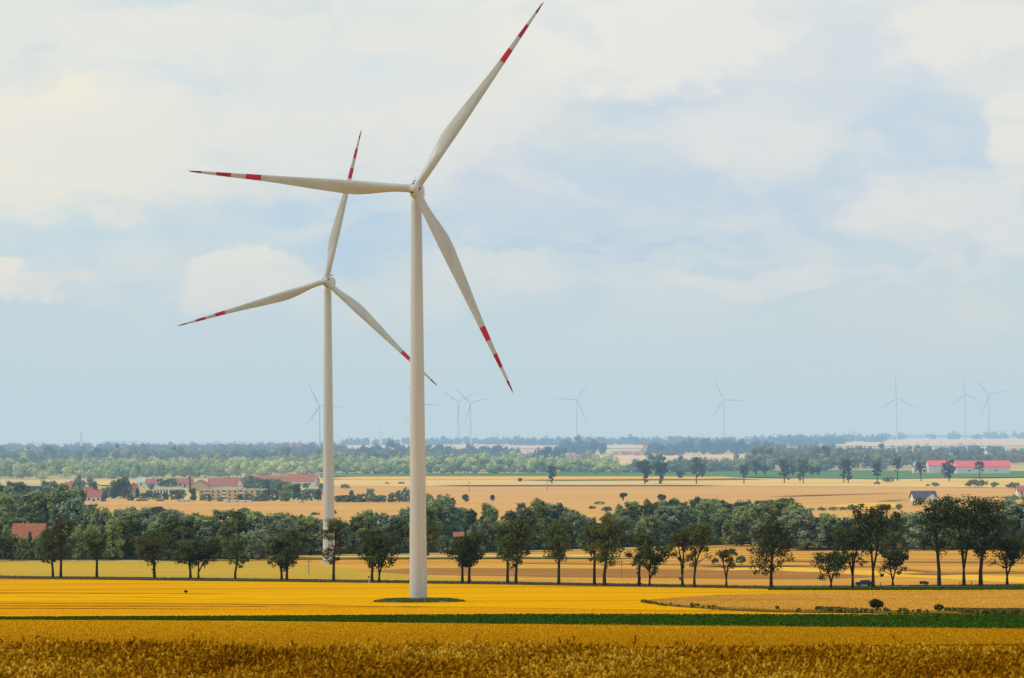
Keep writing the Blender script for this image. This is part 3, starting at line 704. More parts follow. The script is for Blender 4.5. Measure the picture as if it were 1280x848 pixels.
for i, (px, by, hp, wp) in enumerate([(16, 701, 34, 26), (30, 701, 27, 24), (44, 700, 28, 26), (57, 701, 33, 24), (66, 700, 38, 26), (8, 700, 40, 22), (24, 701, 31, 20), (50, 701, 36, 14), (37, 700, 34, 12), (556, 695, 26, 20), (567, 695, 22, 18), (578, 695, 24, 18), (588, 695, 30, 20)]):
    D = float(Dat(px, by)[0]); s = ppm(D)
    wood_tree('woodland_tree', px, by, hp/s, wp/s, 'leafy broadleaf tree packed in the dark woodland belt behind the roadside avenue', 'trees of the woodland belt behind the road', i % 11, i*2.1)

# ------------------------------------------------------------------ far woods: masses nobody could count
def wood(name, regions, mat, label, seed, H0=13, dx=11, dD=22, per=16, leaf=1.9, maxn=2600):
    r = np.random.RandomState(seed); cl = []
    for (xa, xb, yf, yb) in regions:
        Df = float(Dat((xa+xb)/2, yf)[0]); Db = float(Dat((xa+xb)/2, yb)[0])
        D = Df
        edge = 0
        while D < Db:
            s = ppm(D); px = xa - 4 + r.rand()*dx*s
            while px < xb:
                f = min(1, (px - xa + 3)/12, (xb - px + 3)/12)
                H = H0*(0.6 + 0.5*r.rand() + (0.45 if r.rand() < 0.07 else 0))*(0.55 + 0.45*max(0, f))
                x = ray(px, 560)[0]*D; Dd = D + r.normal()*dD*0.3; z = float(tz(x, Dd))
                W = dx*(0.55 + 0.75*r.rand())
                cl.append((x, Dd, z + H - W*0.42, W*0.5))
                cl.append((x + r.normal()*W*0.25, Dd - W*0.1, z + H*0.4, W*0.42))
                for q in range(2): cl.append((x + r.normal()*W*0.3, Dd + r.normal()*2, z + H*(0.5 + 0.35*r.rand()), W*0.3))
                px += dx*s*(0.7 + 0.5*r.rand())
            edge += 1
            D += dD*(1 + 0.35*edge)
    cl = np.array(cl)
    V = clump_leaves(cl, int(per*1.6), leaf*0.85, r, 1.15, 0.4)
    V, FQ = with_cores(V, cl, 0.7, r)
    g = tz(V[:, 0], V[:, 1]); V[:, 2] = np.maximum(V[:, 2], g + 0.3)
    o = obj(name, mesh(name, V, FQ, mat))
    print(name, len(cl), len(V)//4)
    return tag(o, label, 'woodland', kind='stuff')
wood('light_green_woodland', [(EX0, 330, 599.5, 588), (330, 470, 594, 586), (470, 770, 593.5, 584)], M['leaf_light'], 'light green rounded treetops of the far wood behind the village', 41, per=22)  # paler leaf colour than the mid green wood
wood('mid_green_woodland', [(EX0, 310, 584, 574), (310, 560, 585, 578), (940, 1110, 590, 574), (1100, 1185, 586, 578), (1185, 1300, 582, 579)], M['leaf_mid'], 'mid green far wood filling the band above the green field', 42, per=20, H0=15)
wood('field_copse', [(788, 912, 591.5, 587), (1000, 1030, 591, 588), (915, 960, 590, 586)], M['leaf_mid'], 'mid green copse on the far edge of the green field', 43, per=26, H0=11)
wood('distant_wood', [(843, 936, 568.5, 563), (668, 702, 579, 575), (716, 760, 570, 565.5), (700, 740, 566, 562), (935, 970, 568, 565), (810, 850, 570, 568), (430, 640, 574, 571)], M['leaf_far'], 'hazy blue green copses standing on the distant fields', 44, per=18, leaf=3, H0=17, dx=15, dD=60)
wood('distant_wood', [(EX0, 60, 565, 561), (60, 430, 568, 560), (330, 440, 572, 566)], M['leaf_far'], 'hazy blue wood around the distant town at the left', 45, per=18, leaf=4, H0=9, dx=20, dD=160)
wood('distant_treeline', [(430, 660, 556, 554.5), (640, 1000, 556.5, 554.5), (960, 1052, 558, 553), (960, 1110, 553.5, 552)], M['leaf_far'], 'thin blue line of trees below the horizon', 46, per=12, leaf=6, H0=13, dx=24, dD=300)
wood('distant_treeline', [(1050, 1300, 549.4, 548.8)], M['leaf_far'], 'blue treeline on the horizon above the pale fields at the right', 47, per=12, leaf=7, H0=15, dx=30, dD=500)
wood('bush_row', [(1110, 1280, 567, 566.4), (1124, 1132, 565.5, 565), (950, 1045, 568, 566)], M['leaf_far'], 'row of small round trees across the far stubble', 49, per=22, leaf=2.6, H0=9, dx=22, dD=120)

# hills on the horizon
M['hill'] = field_mat('far_hillside', (74, 92, 60), (96, 108, 72), None, sx=0.0006, sy=0.001, fine=0.01, k=0.7)
def ridge(D, px0, px1, ytop, amp, seed):
    r = np.random.RandomState(seed); px = np.linspace(px0, px1, 160)
    yt = np.interp(px, [p[0] for p in ytop], [p[1] for p in ytop])
    for f in (0.01, 0.023, 0.06, 0.15, 0.4): yt = yt + np.sin(px*f + r.rand()*6.28)*amp*(0.02/(0.02+f))**0.6
    rows = []
    for t, q in ((-1, 0), (-0.6, .35), (-0.3, .75), (0, 1), (0.5, .8), (1.0, 0)):
        Dd = D + t*900
        rr = rays(px, yt); x = rr[:, 0]*Dd
        ztop = EYE + rr[:, 2]*D; zb = tz(x, Dd) - 5
        rows.append(np.stack([x, np.full_like(x, Dd), zb + (ztop - zb)*q], -1))
    return struct('hills', grid_mesh('hills', np.array(rows), M['hill']))
ridge(13500, -300, 700, [(-300, 555), (0, 555), (110, 554.5), (135, 551.5), (172, 551.5), (200, 555), (300, 553), (430, 552.5), (700, 550)], 0.6, 1)
ridge(15500, 380, 1600, [(380, 552), (560, 549), (700, 546.5), (800, 546.5), (900, 547.5), (1000, 546), (1280, 544.5), (1600, 543)], 0.5, 2)
ridge(11500, 560, 1600, [(560, 554), (640, 550), (860, 548.5), (1000, 548.5), (1100, 545), (1140, 543), (1180, 543.5), (1280, 544), (1600, 542)], 0.5, 3)

# ------------------------------------------------------------------ single field trees and shrubs
ft = [ # px, base, top, width, shape, mat, label
    (690, 606.3, 581, 11, 'column', 'leaf_dark', 'dark narrow ivy covered tree alone in the pale field left of the twin trees'),
    (650, 603, 598.5, 5, 'round', 'leaf_dark', 'tiny dark bush tree alone on the pale field'),
    (582, 628.5, 619, 8, 'round', 'leaf_rust', 'small ragged tree on the wide stubble field, left of two'),
    (615.5, 627.5, 619.5, 5, 'round', 'leaf_rust', 'small ragged tree on the wide stubble field, right of two'),
    (806, 606, 577.5, 24, 'flat', 'leaf_dark', 'top heavy dark tree, left of the twin trees in the pale field'),
    (826, 606, 579, 21, 'flat', 'leaf_dark', 'top heavy dark tree, right of the twin trees in the pale field'),
    (850, 598.5, 590, 11, 'round', 'leaf_dark', 'low dark round tree at the edge of the green field right of the twin trees'),
    (870.5, 606, 573, 20, 'egg', 'leaf_road', 'tall grey green tree in the pale field with a dark one behind its right side'),
    (878, 598, 581, 10, 'egg', 'leaf_dark', 'dark tree just right of the tall grey green tree in the pale field'),
    (930, 605.5, 582, 13, 'vase', 'leaf_rust', 'thin see through tree on the pale field left of centre right'),
    (945.5, 596.5, 577, 13, 'egg', 'leaf_dark', 'rounded dark tree on the green field right of the thin see through tree'),
    (956.5, 596, 582, 9, 'egg', 'leaf_dark', 'smaller dark tree beside the rounded one on the green field'),
    (980.5, 605, 576, 16, 'column', 'leaf_road', 'full tree with straight sides, left of two alike on the pale field'),
    (991, 596, 583, 9, 'round', 'leaf_road', 'small round tree between the two alike straight sided trees'),
    (1004, 605, 575, 17, 'column', 'leaf_road', 'full tree with straight sides, right of two alike on the pale field'),
    (1015, 595, 584, 9, 'round', 'leaf_dark', 'left one of two small round trees on the green strip'),
    (1023, 595, 584, 8, 'round', 'leaf_dark', 'right one of two small round trees on the green strip'),
    (1055, 604.5, 573, 12, 'column', 'leaf_road', 'slender left tree of a touching pair in front of the far wood'),
    (1060.5, 604.5, 575, 11, 'column', 'leaf_road', 'slender right tree of a touching pair in front of the far wood'),
    (1096.5, 603, 579, 13, 'egg', 'leaf_dark', 'narrow based tree standing left of the grey bush'),
    (1122, 602, 572, 11, 'vase', 'leaf_road', 'leaning thin tree standing right of the grey bush'),
    (1151.5, 602.5, 578, 14, 'vase', 'leaf_rust', 'open crowned tree in front of the white silo building'),
    (1186.5, 602.5, 575, 18, 'column', 'leaf_dark', 'ivy wrapped tree standing in front of the red roofed hall'),
    (1224.5, 600, 577, 14, 'vase', 'leaf_road', 'twisted thin tree in front of the right half of the red roofed hall'),
    (779, 626.5, 617.5, 11, 'flat', 'leaf_rust', 'small umbrella shaped tree at the near edge of the stubble field'),
    (827, 628, 619, 10, 'round', 'leaf_rust', 'small loose crowned tree above the woodland edge'),
]
for i, (px, by, ty, wpx, shp, mk, lab) in enumerate(ft):
    r = np.random.RandomState(500 + i); p = gpt(px, by); s = ppm(p.y); H = (by-ty)/s; W = wpx/s
    cb = {'column': 0.14, 'flat': 0.42, 'vase': 0.35, 'egg': 0.3, 'round': 0.15}[shp]
    tb, V = tree_mesh_parts(H, W, cb, r, nlimb=8, per=34, leaf=0.7, shape=shp, gap=0.4 if shp == 'vase' else 0.1, trunk_r=0.35)
    if shp == 'flat' and H > 8:
        c = np.array([(r.normal()*0.7, r.normal()*0.7, z, 1.6) for z in np.linspace(H*0.14, H*0.6, 7)]); V = np.concatenate([V, clump_leaves(c, 30, 0.7, r)])
    V, FQ = with_cores(V, V.reshape(-1, 4, 3).mean(1)[::45].repeat(1, 0).tolist() and np.concatenate([V.reshape(-1, 4, 3).mean(1)[::45], np.full((len(V.reshape(-1, 4, 3)[::45]), 1), W*0.1)], 1), 0.8, r)
    root = empty('field_tree', (p.x, p.y, p.z + 0.4)); tag(root, lab, 'tree', 'scattered trees of the far fields')
    tb.build('trunk', M['bark'], root); obj('crown', mesh('crown', V, FQ, M[mk]), root)

def shrub(px, by, ty, wpx, mk, lab, group=None, seed=0, name='bush', per=60, leaf=None, lift=0.4):
    r = np.random.RandomState(700 + seed); p = gpt(px, by); s = ppm(p.y); H = (by-ty)/s; W = wpx/s
    n = max(6, int(10*W/H)); cl = []
    for k in range(n):
        x = (r.rand() - 0.5)*W*0.8; e = math.sqrt(max(0.1, 1 - (2*x/W)**2))
        cl.append((x, r.normal()*min(W, H*1.5)*0.2, H*(0.25 + 0.45*e*r.rand()), H*(0.22 + 0.14*r.rand())))
    cl.append((0, 0, H*0.68, H*0.3))
    V = clump_leaves(np.array(cl), per, leaf or max(0.25, H*0.09), r); V[:, 2] = np.maximum(V[:, 2], 0)
    V, FQ = with_cores(V, cl, 0.65, r); V[:, 2] = np.maximum(V[:, 2], 0)
    root = empty(name, (p.x, p.y, p.z + lift)); tag(root, lab, 'bush', group)
    obj('foliage', mesh('foliage', V, FQ, M[mk]), root)
    tb = MB()
    for k in range(5): c = cl[k]; tb.tube([(c[0]*0.3, c[1]*0.3, -0.2), (c[0], c[1], c[2])], [H*0.02, H*0.006], 4, False)
    tb.build('stem', M['bark'], root)
    return root
shr = [
    (1094, 766.3, 750.5, 17, 'leaf_dark', 'round dark bush on the rough bank above the green crop strip'),
    (1173.5, 767.3, 758.5, 10, 'leaf_dark', 'small ragged dark bush on the rough bank right of the round bush'),
    (1110.5, 604.3, 595, 15, 'leaf_mid', 'grey green bush between two thin trees on the pale field'),
    (1096, 606.5, 602.5, 9, 'leaf_mid', 'flat small bush under the narrow based tree'),
    (1220.5, 610, 598.5, 28, 'leaf_mid', 'wide grey green thicket, left of three in front of the red roofed hall'),
    (1243.5, 610.5, 602, 10, 'leaf_mid', 'small round thicket, middle of three in front of the red roofed hall'),
    (1265, 611.5, 602, 22, 'leaf_mid', 'low spreading thicket, right of three in front of the red roofed hall'),
    (1169, 609.3, 602.8, 11, 'leaf_mid', 'small bush on the pale field below the left part of the red roofed hall'),
    (1160, 609, 605.5, 5, 'leaf_mid', 'tiny bush beside the small one below the red roofed hall'),
    (1124, 638.5, 630, 9, 'leaf_mid', 'round bush left of the grey roofed house garden'),
    (1065, 638.8, 630, 12, 'leaf_wood', 'tallest right end bush of the hedge on the stubble'),
    (1054, 639.2, 634, 12, 'leaf_wood', 'second bush from the right in the hedge on the stubble'),
    (1041, 639.4, 634.2, 12, 'leaf_wood', 'middle bush of the hedge on the stubble'),
    (1027, 639.6, 634.5, 13, 'leaf_wood', 'second bush from the left in the hedge on the stubble'),
    (1013, 639.8, 635.5, 12, 'leaf_wood', 'left end bush of the hedge on the stubble'),
    (749, 632, 627, 16, 'leaf_wood', 'flat dark bush on the stubble right of the low grove'),
    (740, 637.5, 633, 10, 'leaf_wood', 'small round bush below the flat dark bush'),
    (758, 642.3, 633, 13, 'leaf_wood', 'pale round bush at the edge of the wood below the flat dark bush'),
    (432, 612.3, 604.8, 14, 'leaf_wood', 'blocky dark bush on the fields just right of the rear turbine tower'),
    (415, 644.8, 637.5, 12, 'leaf_wood', 'round bush just right of the rear turbine tower at the village field'),
    (394, 645.5, 640.5, 12, 'leaf_wood', 'low bush just left of the rear turbine tower at the village field'),
    (894, 707, 698.5, 9, 'leaf_wood', 'small round bush in the ochre field above the small bare tree'),
    (928, 707, 694.5, 17, 'leaf_wood', 'bigger round bush in the ochre field right of the small bare tree'),
    (1155, 733.5, 728, 12, 'leaf_wood', 'low green bush at the road left of the big tree group'),
    (232, 743.6, 739.8, 4, 'leaf_dark', 'tiny dark weed clump in the bright yellow crop at the left'),
    (492, 754, 751, 3.6, 'leaf_dark', 'tiny dark weed clump on the grassy pad left of the front tower'),
    (484, 606, 603, 5, 'leaf_wood', 'first small bush of the thin hedge right of the rear turbine tower'),
    (502, 606, 602.6, 9, 'leaf_wood', 'second small bush of the thin hedge right of the rear turbine tower'),
    (1283, 628, 617, 14, 'leaf_wood', 'dark bush cut by the right edge above the woodland'),
    (1267, 629, 617.5, 20, 'leaf_wood', 'dark rounded bush by the right edge above the woodland'),
]
for i, (px, by, ty, wpx, mk, lab) in enumerate(shr):
    shrub(px, by, ty, wpx, mk, lab, 'bushes on the fields', i, per=90 if i < 2 else 40)

# ------------------------------------------------------------------ village trees (individuals)
vt = [ # px, base, H px, W px
 (150,624,26,24),(157,623,28,26),(163,627,8,10),(140,624,16,20),(130,624,14,16),(118,620,17,16),(113,609,14,11),(100,616,18,18),(99,609,14,12),(186,625,12,14),(178,626,10,12),(196,626,11,12),(207,626,10,14),(219,626,14,16),(212,619,12,12),(226,625,13,12),
 (242,627,16,14),(267,626,9,13),(278,626,8,10),(290,626,9,10),(303,626,9,9),(312,625,10,10),(206,610,10,14),(218,610,9,14),(200,608,10,10),(190,609,9,9),(214,606,8,16),
 (307,610,14,12),(314,612,18,15),(323,613,17,16),(334,620,20,18),(345,616,18,18),(352,622,20,20),(363,624,20,22),(372,626,20,20),(341,627,16,18),(356,628,14,18),(384,627,16,20),(398,626,13,16),(328,628,12,14),(318,628,8,10),(269,611,7,6),(295,611,8,7),(402,616,12,10),(254,627,9,8),(262,628,10,9),(275,628,7,8),(300,628,10,10),(309,628,12,10),(324,627,13,12),(333,627,15,12),(246,611,8,8),(262,613,6,6),(288,612,9,5),(310,613,15,10),(382,611,7,8),(340,611,12,14),(357,613,12,14),(196,617,7,8),(205,618,8,6),(222,617,9,8),(108,628,12,10),(128,628,10,10),(172,623,12,10),(190,613,9,9),(92,616,10,12),
 (428,629,10,22),(440,629,15,14),(452,629,12,16),(463,629,19,14),(475,629,10,18),(489,629,12,16),(498,629,16,12),(507,629,20,11),(515,629,14,12),(522,629,13,10),(446,629,9,14)]
for i, (px, by, hp, wp) in enumerate(vt):
    D = float(Dat(px, by)[0]); s = ppm(D)
    wood_tree('village_tree', px, by, hp/s, wp/s, 'dark green garden tree standing among the village houses and field edge', 'trees in and beside the village', i % len(protos), i*1.7)

# ------------------------------------------------------------------ weeds and tufts (stuff)
def tuft_object(name, mat, pts, H, Wd, r, label, cat, blades=2):
    n = len(pts)
    Vs = []
    for k in range(blades):
        a_ = r.rand(n)*6.28; dx = np.cos(a_)*Wd*(0.5 + 0.8*r.rand(n)); dy = np.sin(a_)*Wd*0.5
        h = H*(0.6 + 0.7*r.rand(n)); lx = r.normal(size=n)*H*0.25
        p0 = pts + np.stack([-dx*0.5, -dy, np.zeros(n)], -1); p1 = pts + np.stack([dx*0.5, dy, np.zeros(n)], -1)
        p2 = pts + np.stack([dx*0.35 + lx, dy, h], -1); p3 = pts + np.stack([-dx*0.35 + lx, -dy, h*0.9], -1)
        Vs.append(np.stack([p0, p1, p2, p3], 1).reshape(-1, 3))
    V = np.concatenate(Vs)
    me = mesh(name, V, qfaces(len(V)//4), mat)
    nq = len(V)//4
    at = me.attributes.new('tone', 'FLOAT', 'FACE'); at.data.foreach_set('value', r.rand(nq).astype(np.float32))
    o = obj(name, me); return tag(o, label, cat, kind='stuff')
def tone_mat(name, cols, rough=0.9, transl=0.2):
    mt, nt, out = newmat(name)
    a = N(nt, 'ShaderNodeAttribute', attribute_name='tone')
    rp = N(nt, 'ShaderNodeValToRGB'); nt.links.new(a.outputs['Fac'], rp.inputs[0])
    e = rp.color_ramp.elements
    for i, c in enumerate(cols):
        q = i/(len(cols)-1)
        if i == 0: e[0].position = 0; e[0].color = c
        elif i == len(cols)-1: e[len(e)-1].position = 1; e[len(e)-1].color = c
        else: n = e.new(q); n.color = c
    d = N(nt, 'ShaderNodeBsdfDiffuse'); t = N(nt, 'ShaderNodeBsdfTranslucent'); mx = N(nt, 'ShaderNodeMixShader'); mx.inputs[0].default_value = transl
    nt.links.new(rp.outputs[0], d.inputs[0]); nt.links.new(rp.outputs[0], t.inputs[0])
    nt.links.new(d.outputs[0], mx.inputs[1]); nt.links.new(t.outputs[0], mx.inputs[2]); nt.links.new(mx.outputs[0], out.inputs[0])
    return mt
M['t_wheat'] = tone_mat('wheat_heads', [(0.32, 0.155, 0.003, 1), (0.50, 0.27, 0.004, 1), (0.62, 0.36, 0.008, 1)])
M['t_yellow'] = tone_mat('crop_heads', [(0.62, 0.31, 0.003, 1), (0.76, 0.40, 0.005, 1), (0.82, 0.45, 0.010, 1)])
M['t_green'] = tone_mat('green_tops', [(0.016, 0.045, 0.002, 1), (0.045, 0.10, 0.005, 1), (0.10, 0.17, 0.016, 1)])
M['t_weed'] = tone_mat('weed_tops', [(0.045, 0.06, 0.010, 1), (0.12, 0.12, 0.026, 1), (0.36, 0.25, 0.07, 1)])
M['t_tan'] = tone_mat('barley_heads', [(0.56, 0.31, 0.05, 1), (0.66, 0.38, 0.07, 1), (0.74, 0.44, 0.09, 1)])
def sample_band(n, lo, hi, r, x0=-120, x1=1400, lift=0.3, dens=1.0):
    px = x0 + (x1-x0)*r.rand(n); t = r.rand(n)**dens
    lo = np.array(lo, float); hi = np.array(hi, float)
    py = np.interp(px, lo[:, 0], lo[:, 1])*(1-t) + np.interp(px, hi[:, 0], hi[:, 1])*t
    D = Dat(px, py); rr = rays(px, py); x = rr[:, 0]*D
    return np.stack([x, D, tz(x, D) + lift], -1)
r = np.random.RandomState(5)
n_ = 36000; Dn = 49.5 + 78*r.rand(n_); xn = (r.rand(n_)*2 - 1)*(Dn*0.19 + 2)
Pn = np.stack([xn, Dn, tz(xn, Dn)], -1)
P_ = sample_band(130000, [(-120, 811), (1400, 817)], [(-120, 774.5), (640, 780.5), (1400, 788)], r, lift=0.0)
tuft_object('wheat', M['t_wheat'], np.concatenate([P_, Pn]), 0.13, 0.09, r, 'dense ripe golden brown wheat of the middle field', 'wheat', 1)
P_ = sample_band(60000, [(-120, 775), (300, 776.6), (640, 780.6), (1400, 788)], [(-120, 773), (300, 771.2), (640, 768.8), (1400, 769.5)], r, lift=0.0)
tuft_object('beet_leaves', M['t_green'], P_, 0.2, 0.28, r, 'dark green leafy crop in the narrow strip', 'crop', 1)
P_ = sample_band(34000, [(-120, 771), (640, 767), (1400, 767)], [(-120, 723.5), (640, 731.8), (960, 737), (1400, 738)], r, lift=0.05)
tuft_object('ripe_crop', M['t_yellow'], P_, 0.10, 0.20, r, 'bright yellow ripe crop around the front turbine', 'crop', 1)
P_ = sample_band(22000, [(812, 754), (880, 761), (960, 764), (1400, 770)], [(812, 751), (900, 744.5), (1100, 740.5), (1400, 738)], r, x0=812, lift=0.18)
tuft_object('barley', M['t_tan'], P_, 0.10, 0.25, r, 'tan barley standing on the low knoll at the right', 'crop', 1)
P_ = sample_band(9000, [(803, 754.5), (840, 761), (900, 765), (960, 767), (1400, 771)], [(803, 753), (840, 756.5), (880, 759.5), (960, 763), (1400, 768)], r, x0=803, lift=0.2)
pm = np.sin(P_[:, 0]*0.31) + np.sin(P_[:, 0]*0.83 + 1.1)*0.8 + np.sin(P_[:, 0]*2.1)*0.4
P_ = P_[pm + r.normal(size=len(P_))*0.45 - np.clip((62 - P_[:, 0])/16, 0, 1)*1.3 > 0.05]
tuft_object('weeds', M['t_weed'], P_, 0.42, 0.6, r, 'rough dark weeds along the bank above the green strip', 'weeds', 2)
P_ = sample_band(2500, [(806, 754), (860, 751), (1020, 745), (1400, 744)], [(806, 752), (860, 747), (1020, 741), (1400, 739)], r, x0=806, lift=0.85)
# verge grass
P_ = sample_band(16000, off(road_lo, 0.9), off(road_lo, -0.2), r, lift=0.12)
P2 = sample_band(7000, off(road_hi, 0.2), off(road_hi, -0.5), r, lift=0.12)
tuft_object('verge_grass', M['t_weed'], np.concatenate([P_, P2]), 0.17, 0.4, r, 'dark rough grass on both verges of the country road', 'grass', 1)
P_ = sample_band(5000, [(950, 738.6), (1100, 738.9), (1400, 738.3)], [(950, 737), (1100, 736.3), (1400, 733.6)], r, x0=960, lift=0.12)
tuft_object('verge_herbs', M['t_green'], P_, 0.28, 0.45, r, 'green herbs on the near verge of the road at the right', 'grass', 1)

# foreground wheat: ears on stalks
def wheat_block(n, r):
    D = 29.5 + (55-29.5)*r.rand(n)**1.3; x = (r.rand(n)*2 - 1)*(D*0.185 + 0.9)
    # patches
    gz = tz(x, D)
    Hh = 0.82 + 0.035*np.sin(x*1.3 + D*0.7) + 0.03*np.sin(x*3.1 - D*1.9) + r.normal(size=n)*0.05
    Hh += np.where(r.rand(n) < 0.06, 0.03 + 0.08*r.rand(n), 0)
    az = r.rand(n)*6.28*0.999; nod = 0.5 + 1.7*r.rand(n)         # how far the ear hangs over
    bx = np.cos(az + 0.3); by_ = np.sin(az)
    base = np.stack([x, D, gz], -1)
    VV = []; FF = []; tone = []
    # stalk: 3 points strip, ear: 5 rings x 3 sides
    sx = r.normal(size=n)*0.03; sy = r.normal(size=n)*0.03
    top = base + np.stack([sx, sy, Hh - 0.05], -1)
    lowp = base + np.stack([sx*0.3, sy*0.3, Hh*0.45], -1)
    wst = 0.0045
    sv = np.stack([lowp - [wst, 0, 0], lowp + [wst, 0, 0], top + [wst*0.7, 0, 0], top - [wst*0.7, 0, 0]], 1).reshape(-1, 3)
    VV.append(sv); FF.append(qfaces(n)); tone.append(0.25 + 0.3*r.rand(n))
    off_ = n*4
    # ear centre line
    L = 0.075 + 0.035*r.rand(n)
    ring = []
    p = top.copy(); ang = np.zeros(n); seg = 5
    rad = [0.004, 0.0115, 0.012, 0.009, 0.002]
    d0 = np.stack([bx, by_, np.zeros(n)], -1)
    for k in range(seg):
        ang = nod*(k + 0.5)/seg*1.25
        dirv = d0*np.sin(ang)[:, None] + np.array([0, 0, 1.0])*np.cos(ang)[:, None]
        side = np.cross(dirv, d0 + np.array([0.01, 0.02, 0.5])); side /= np.linalg.norm(side, axis=1, keepdims=True)
        nb = np.cross(dirv, side)
        for j in range(3):
            t = 2*PI*j/3 + k*0.5
            ring.append(p + (side*math.cos(t) + nb*math.sin(t))*rad[k]*1.25)
        p = p + dirv*(L/seg)[:, None]*1.15
    ev = np.stack(ring, 1)      # n, 15, 3
    VV.append(ev.reshape(-1, 3))
    fb = []
    for k in range(seg-1):
        for j in range(3): fb.append((k*3+j, k*3+(j+1) % 3, (k+1)*3+(j+1) % 3, (k+1)*3+j))
    fb = np.array(fb)
    ef = (np.arange(n)[:, None, None]*15 + fb[None] + off_).reshape(-1, 4)
    FF.append(ef); tone.append(np.repeat(0.35 + 0.6*r.rand(n), len(fb)) + r.normal(size=n*len(fb))*0.05)
    off_ += n*15
    # a dry leaf on every second stalk
    m_ = n//2; q = base[:m_] + np.stack([sx[:m_]*0.6, sy[:m_]*0.6, Hh[:m_]*(0.62 + 0.2*r.rand(m_))], -1)
    a_ = r.rand(m_)*6.28; dl = np.stack([np.cos(a_), np.sin(a_), 0.35 + 0*a_], -1)*(0.10 + 0.08*r.rand(m_))[:, None]
    wv_ = np.stack([-np.sin(a_), np.cos(a_), 0*a_], -1)*0.006
    e_ = q + dl; tip = e_ + np.stack([dl[:, 0]*0.8, dl[:, 1]*0.8, -0.09 + 0*a_], -1)
    lv = np.stack([q - wv_, q + wv_, e_ + wv_, e_ - wv_, e_ - wv_, e_ + wv_, tip + wv_*0.1, tip - wv_*0.1], 1).reshape(-1, 3)
    VV.append(lv); FF.append(np.arange(m_*8).reshape(-1, 4) + off_); tone.append(np.repeat(0.1 + 0.6*r.rand(m_), 2))
    pt = 0.16*np.sin(x*0.9 + 0.4*D) + 0.12*np.sin(x*2.3 - 0.8*D + 1) - 0.06
    tone[1] = tone[1] + np.repeat(pt, len(fb))
    V = np.concatenate(VV); Fq = np.concatenate(FF); T = np.clip(np.concatenate(tone), 0, 1)
    return V, Fq, T
r = np.random.RandomState(9)
V, Fq, T = wheat_block(120000, r)
M['ear'] = tone_mat('wheat_ears', [(0.17, 0.05, 0.003, 1), (0.38, 0.16, 0.004, 1), (0.60, 0.30, 0.006, 1), (0.86, 0.54, 0.05, 1)], transl=0.25)
me = mesh('wheat', V, Fq, M['ear'])
at = me.attributes.new('tone', 'FLOAT', 'FACE')
at.data.foreach_set('value', T.astype(np.float32)) if len(T) == len(me.polygons) else print('tone mismatch', len(T), len(me.polygons))
tag(obj('wheat', me), 'ripe brown gold wheat ears in the foreground along the bottom of the view', 'wheat', kind='stuff')
# shaded straw below the ears
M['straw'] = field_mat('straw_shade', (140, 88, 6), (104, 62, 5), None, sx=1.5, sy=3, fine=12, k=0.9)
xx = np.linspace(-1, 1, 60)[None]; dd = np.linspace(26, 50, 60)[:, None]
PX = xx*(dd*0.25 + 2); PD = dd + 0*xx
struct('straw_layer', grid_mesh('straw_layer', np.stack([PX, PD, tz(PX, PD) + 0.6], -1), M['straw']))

# ------------------------------------------------------------------ wind turbines
def paint_mat(name):
    mt, nt, out = newmat(name); tc = N(nt, 'ShaderNodeTexCoord')
    base = lin((193, 194, 192)); 
    a = noise(nt, scaled(nt, tc.outputs['Object'], (0.8, 0.8, 0.05)), 1.0, 6, 0.6)
    b2 = noise(nt, scaled(nt, tc.outputs['Object'], (3, 3, 0.1)), 1.0, 4, 0.6)
    col = mixc(nt, mapr(nt, a, 0.35, 0.7, 0, 0.5), base, lin((182, 181, 175)))
    col = mixc(nt, mapr(nt, b2, 0.5, 0.75, 0, 0.25), col, lin((166, 159, 145)))
    princ(nt, out, col, 0.45, 0.35); return mt
def blade_mat():
    mt, nt, out = newmat('blade_paint'); tc = N(nt, 'ShaderNodeTexCoord')
    sp = N(nt, 'ShaderNodeSeparateXYZ'); nt.links.new(tc.outputs['Object'], sp.inputs[0]); z = sp.outputs[2]
    a = noise(nt, scaled(nt, tc.outputs['Object'], (0.6, 0.6, 0.15)), 1.0, 5, 0.6)
    col = mixc(nt, mapr(nt, a, 0.35, 0.7, 0, 0.6), lin((184, 184, 178)), lin((164, 162, 154)))
    f = None
    for lo, hi in ((0.678, 0.745), (0.81, 0.875), (0.94, 1.01)):
        q = math_(nt, 'MULTIPLY', math_(nt, 'GREATER_THAN', z, lo*45), math_(nt, 'LESS_THAN', z, hi*45))
        f = q if f is None else math_(nt, 'ADD', f, q)
    col = mixc(nt, f, col, mixc(nt, mapr(nt, z, 0.7*45, 0.95*45), lin((186, 28, 48)), lin((140, 20, 34))))
    princ(nt, out, col, 0.4, 0.35); return mt
M['paint'] = paint_mat('turbine_paint'); M['blade'] = blade_mat()
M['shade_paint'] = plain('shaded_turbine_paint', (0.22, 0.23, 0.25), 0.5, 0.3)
M['dark'] = plain('dark_opening', (0.012, 0.012, 0.012), 0.8, 0.1)
M['grey'] = plain('grey_metal', (0.22, 0.21, 0.2), 0.6, 0.3)
M['concrete'] = plain('concrete', (0.5, 0.49, 0.45), 0.9, 0.1)
def tower_mesh():
    b = MB(); H = 80.9; prof = [(1.78, 0)]
    for k in range(1, 41):
        z = H*k/40; rr = 1.78 + (1.06 - 1.78)*(z/H)**1.05
        prof.append((rr, z))
    b.lathe(prof, 56); b.F.append(tuple(range(len(b.V)-56, len(b.V))))
    return mesh('tower', b.V, b.F, M['paint'], True)
